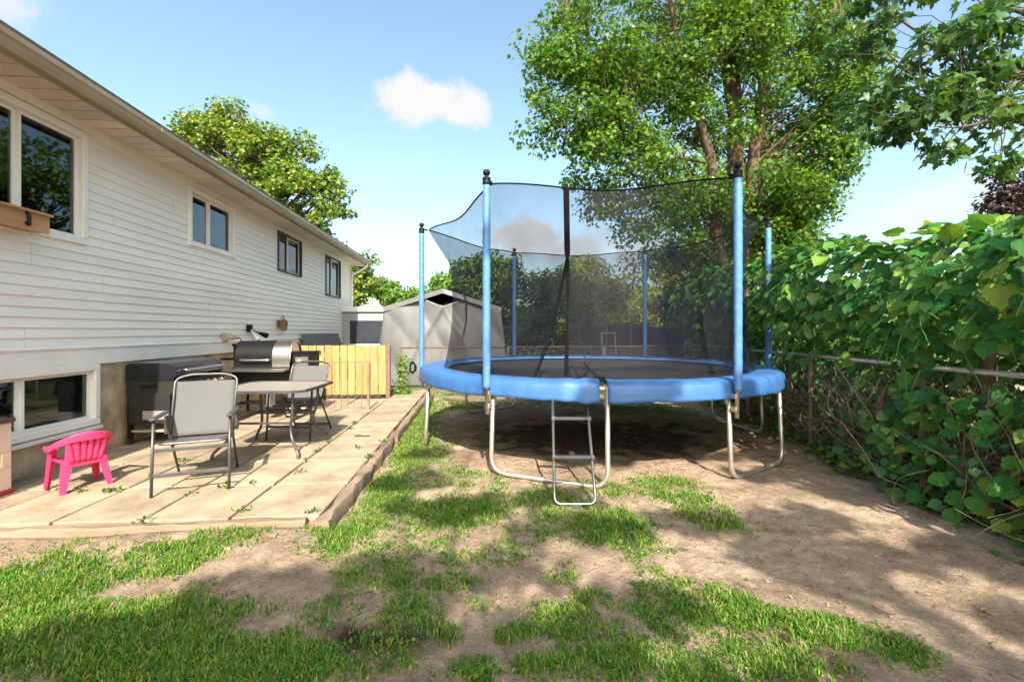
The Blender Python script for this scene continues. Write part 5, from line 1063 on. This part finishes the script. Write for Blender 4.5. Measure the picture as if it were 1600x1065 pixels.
# ================================================================== GRASS AND LITTER
def grass():
    # tufted areas as (photo column, row, half-width, half-height, tilt, weight), measured on the soil
    PATCH = [(70, 905, 150, 48, -.15, 1), (250, 880, 120, 30, -.2, 1), (350, 850, 110, 20, -.1, .9), (60, 1000, 180, 60, -.2, 1), (230, 985, 170, 50, -.25, 1), (330, 1040, 260, 50, 0, 1.1), (460, 935, 60, 28, -.5, .55), (520, 965, 70, 40, -.3, .8), (590, 890, 90, 50, -.3, .95), (640, 960, 60, 55, 0, 1.0), (700, 905, 60, 24, -.1, .8), (730, 870, 70, 22, 0, .8), (690, 985, 45, 30, 0, .8),
             (560, 820, 100, 38, -.3, 1.1), (610, 765, 70, 40, -.8, 1.1), (645, 700, 52, 45, -.9, 1.15), (660, 660, 45, 34, -.8, 1.1), (700, 800, 130, 34, -.1, 1.05), (740, 755, 80, 24, .1, .85), (690, 745, 60, 26, 0, .85), (640, 850, 90, 26, -.2, .9), (820, 830, 110, 24, .1, .8), (600, 1015, 70, 45, 0, .85), (660, 850, 90, 30, -.2, .8),
             (860, 790, 90, 30, .1, 1), (950, 820, 80, 35, .2, 1.05), (1050, 765, 80, 26, .2, 1.05), (1110, 800, 90, 24, .3, .95), (1190, 825, 60, 12, .1, .6), (940, 760, 60, 20, 0, .9), (880, 890, 38, 24, 0, .9), (1010, 890, 60, 26, .9, .95), (1050, 950, 80, 50, .4, 1.1), (1150, 955, 90, 35, .35, 1.1), (1280, 985, 90, 28, .2, 1.1), (1200, 1030, 120, 40, .2, 1), (1390, 1010, 90, 28, .25, .9),
             (880, 965, 80, 42, .2, 1.0), (970, 1020, 70, 50, .2, 1.05), (800, 985, 40, 22, 0, .8), (930, 930, 50, 22, .3, .85), (1000, 960, 40, 40, .6, .8), (760, 930, 45, 35, 0, .55), (790, 860, 70, 26, 0, .85), (1010, 850, 70, 18, .2, .8), (1090, 1045, 90, 40, 0, 1), (860, 1040, 90, 35, 0, .85), (740, 1045, 70, 30, 0, .85), (540, 1045, 70, 30, 0, .8), (1540, 1050, 40, 14, 0, .5), (1230, 828, 22, 8, 0, .8), (1115, 880, 26, 9, 0, .7),
             (700, 632, 80, 12, 0, .9), (850, 626, 110, 9, 0, .8), (1000, 640, 120, 12, 0, .8), (1060, 660, 60, 10, .1, .6), (640, 632, 40, 14, 0, .9), (630, 612, 60, 8, 0, 1), (720, 690, 50, 14, 0, .6), (660, 720, 60, 22, -.3, .9)]
    n = 2000000; d = rng.uniform(0, 1, n); d = 1.45 + 9.2 * d ** 1.9; wid = np.minimum(1.25 * d + .4, 6); xr = rng.uniform(-1, 1, n) * wid
    X = xr * CA + d * SA; Y = -xr * SA + d * CA
    ok = (X < FA.x + (Y - FA.y) * .16 + .1) & ~((X < -1.0) & (Y > 3.24)); X, Y, d = X[ok], Y[ok], d[ok]; px, py = proj(X, Y, 0 * X)
    m = np.zeros(len(X))
    for (cx, cy_, rx, ry, tl, w) in PATCH:
        u = px - cx; v = py - cy_; c, s = math.cos(tl), math.sin(tl); a = (u * c + v * s) / rx; b = (-u * s + v * c) / ry; m = np.maximum(m, w * np.clip((1.75 - np.sqrt(a * a + b * b)) / 1.2, 0, 1))
    back = (Y > 9.9) * .9; m = np.maximum(m, back)
    nz = .34 * vnoise(X, Y, 3.1, 1) + .36 * vnoise(X, Y, 9.3, 2) + .34 * vnoise(X, Y, 24, 3)
    den = np.clip((m * 1.17 - nz * 1.0 - .03) * 1.35, 0, 1); den = np.maximum(den, .02 * (m > .03)); keep = rng.uniform(0, 1, len(X)) < den ** 1.6 * .50
    X, Y, d, dn = X[keep], Y[keep], d[keep], den[keep]; n = len(X); print('blades', n)
    hgt = rng.uniform(.012, .044, n) * (.5 + .6 * dn) * (.7 + .6 * vnoise(X, Y, 2.2, 5)); wdt = rng.uniform(.0014, .0026, n) * (1 + .16 * d); an = rng.uniform(0, 2 * np.pi, n); ln = rng.uniform(.2, 1.25, n)
    Z = gz(X, Y) - .004; side = np.stack([np.cos(an), np.sin(an), 0 * an], 1); fw = np.stack([-np.sin(an), np.cos(an), 0 * an], 1); P = np.stack([X, Y, Z], 1)
    upv = np.array([0, 0, 1.]); mid = P + fw * (hgt * ln * .28)[:, None] + upv * (hgt * .62)[:, None]; tip = P + fw * (hgt * ln)[:, None] + upv * (hgt * (1.12 - .35 * ln))[:, None]; s2 = side * wdt[:, None]
    V = np.stack([P - s2, P + s2, mid + s2 * .8, mid - s2 * .8, tip], 1); b0 = (np.arange(n) * 5)[:, None]
    Fc = np.concatenate([b0 + np.array([[0, 1, 2]]), b0 + np.array([[0, 2, 3]]), b0 + np.array([[3, 2, 4]])], 0)
    tag(np_mesh('grass', V, Fc, 'grass_blade', kind='stuff'), 'patchy worn lawn grass in tufts on bare soil')
    # broad clover-like weeds among the blades
    k = rng.random(n) < .035; Pw = P[k] + np.array([0, 0, .018]); q = len(Pw)
    tag(cloud('lawn_weeds', OVAL[0], OVAL[1], Pw, frames(unit(q) * .5 + np.array([0, 0, 1]), unit(q)), rng.uniform(.016, .034, q), 'weed_leaf', kind='stuff'), 'small broad-leaved weeds among the lawn grass')
    # tufts in the patio joints
    pts = []
    for (px, py, c) in ((127, 768, 40), (172, 768, 60), (188, 766, 40), (288, 720, 30), (238, 745, 25), (350, 761, 50), (393, 757, 25), (377, 798, 30), (478, 720, 30), (497, 705, 45), (515, 690, 40), (555, 662, 60), (548, 670, 40), (560, 700, 30), (222, 815, 25), (300, 772, 25), (577, 715, 60), (600, 690, 60), (490, 800, 50), (470, 738, 20)):
        p = on_plane(px, py, ZP); pts += [(p.x + random.gauss(0, .025), p.y + random.gauss(0, .025), ZP + random.uniform(0, .02)) for _ in range(c // 2)]
    P = np.array(pts); q = len(P); tag(cloud('joint_weeds', OVAL[0], OVAL[1], P, frames(unit(q) * .8 + np.array([0, 0, .6]), unit(q) + np.array([0, 0, .7])), rng.uniform(.015, .04, q), 'weed_leaf', kind='stuff'), 'little weeds sprouting from the joints of the patio')
    # fallen leaves, stones and twigs
    q = 1300; dd = 1.6 + 6 * rng.random(q) ** 1.3; x_ = rng.uniform(-.4, 1, q) * np.minimum(dd * 1.1, 3.2); X = x_ * CA + dd * SA; Y = -x_ * SA + dd * CA; ok = ~((X < -1.0) & (Y > 3.2)); X, Y = X[ok], Y[ok]; q = len(X)
    tag(cloud('leaf_litter', OVAL[0], OVAL[1], np.stack([X, Y, gz(X, Y) + .012], 1), frames(unit(q) * .5 + np.array([0, 0, 1]), unit(q)), rng.uniform(.008, .03, q), 'dry_leaf', kind='stuff'), 'dry leaves scattered over the soil')
    mb = MB()
    for k in range(320):
        dd = 1.7 + 5 * random.random() ** 1.2; x_ = random.uniform(-.5, 1) * min(dd * 1.1, 3.2); p = W(x_, dd)
        if p.x < -1 and p.y > 3.2: continue
        p.z = float(gz(p.x, p.y)) + .008; a = random.uniform(0, 6.3); l = random.uniform(.02, .10); mb.tube([p, p + Vector((math.cos(a) * l * .5, math.sin(a) * l * .5, .004)), p + Vector((math.cos(a + .3) * l, math.sin(a + .3) * l, 0))], .0022, 4)
    for k in range(700):
        dd = 1.7 + 5 * random.random() ** 1.2; x_ = random.uniform(-.5, 1) * min(dd * 1.1, 3.2); p = W(x_, dd)
        if p.x < -1 and p.y > 3.2: continue
        r = random.uniform(.003, .010); mb.lathe([(r * .5, -.003), (r, r * .2), (r * .7, r * .6), (r * .2, r * .75)], 6, (p.x, p.y, float(gz(p.x, p.y)) + .002))
    tag(mb.build('soil_debris', 'debris', kind='stuff'), 'twigs and small clods lying on the soil')
    p = on_plane(562, 682, ZP); o = MB().tube(smooth_path([(p.x - .06, p.y, ZP + .012), (p.x - .02, p.y + .02, ZP + .016), (p.x + .06, p.y + .005, ZP + .01), (p.x + .12, p.y + .01, ZP + .01)]), [.012] * 6 + [.008] * 13 if False else .009, 6).build('dry_twig', 'bark_dark'); tag(o, 'small dark twig lying on the path slabs', 'twig')
grass()
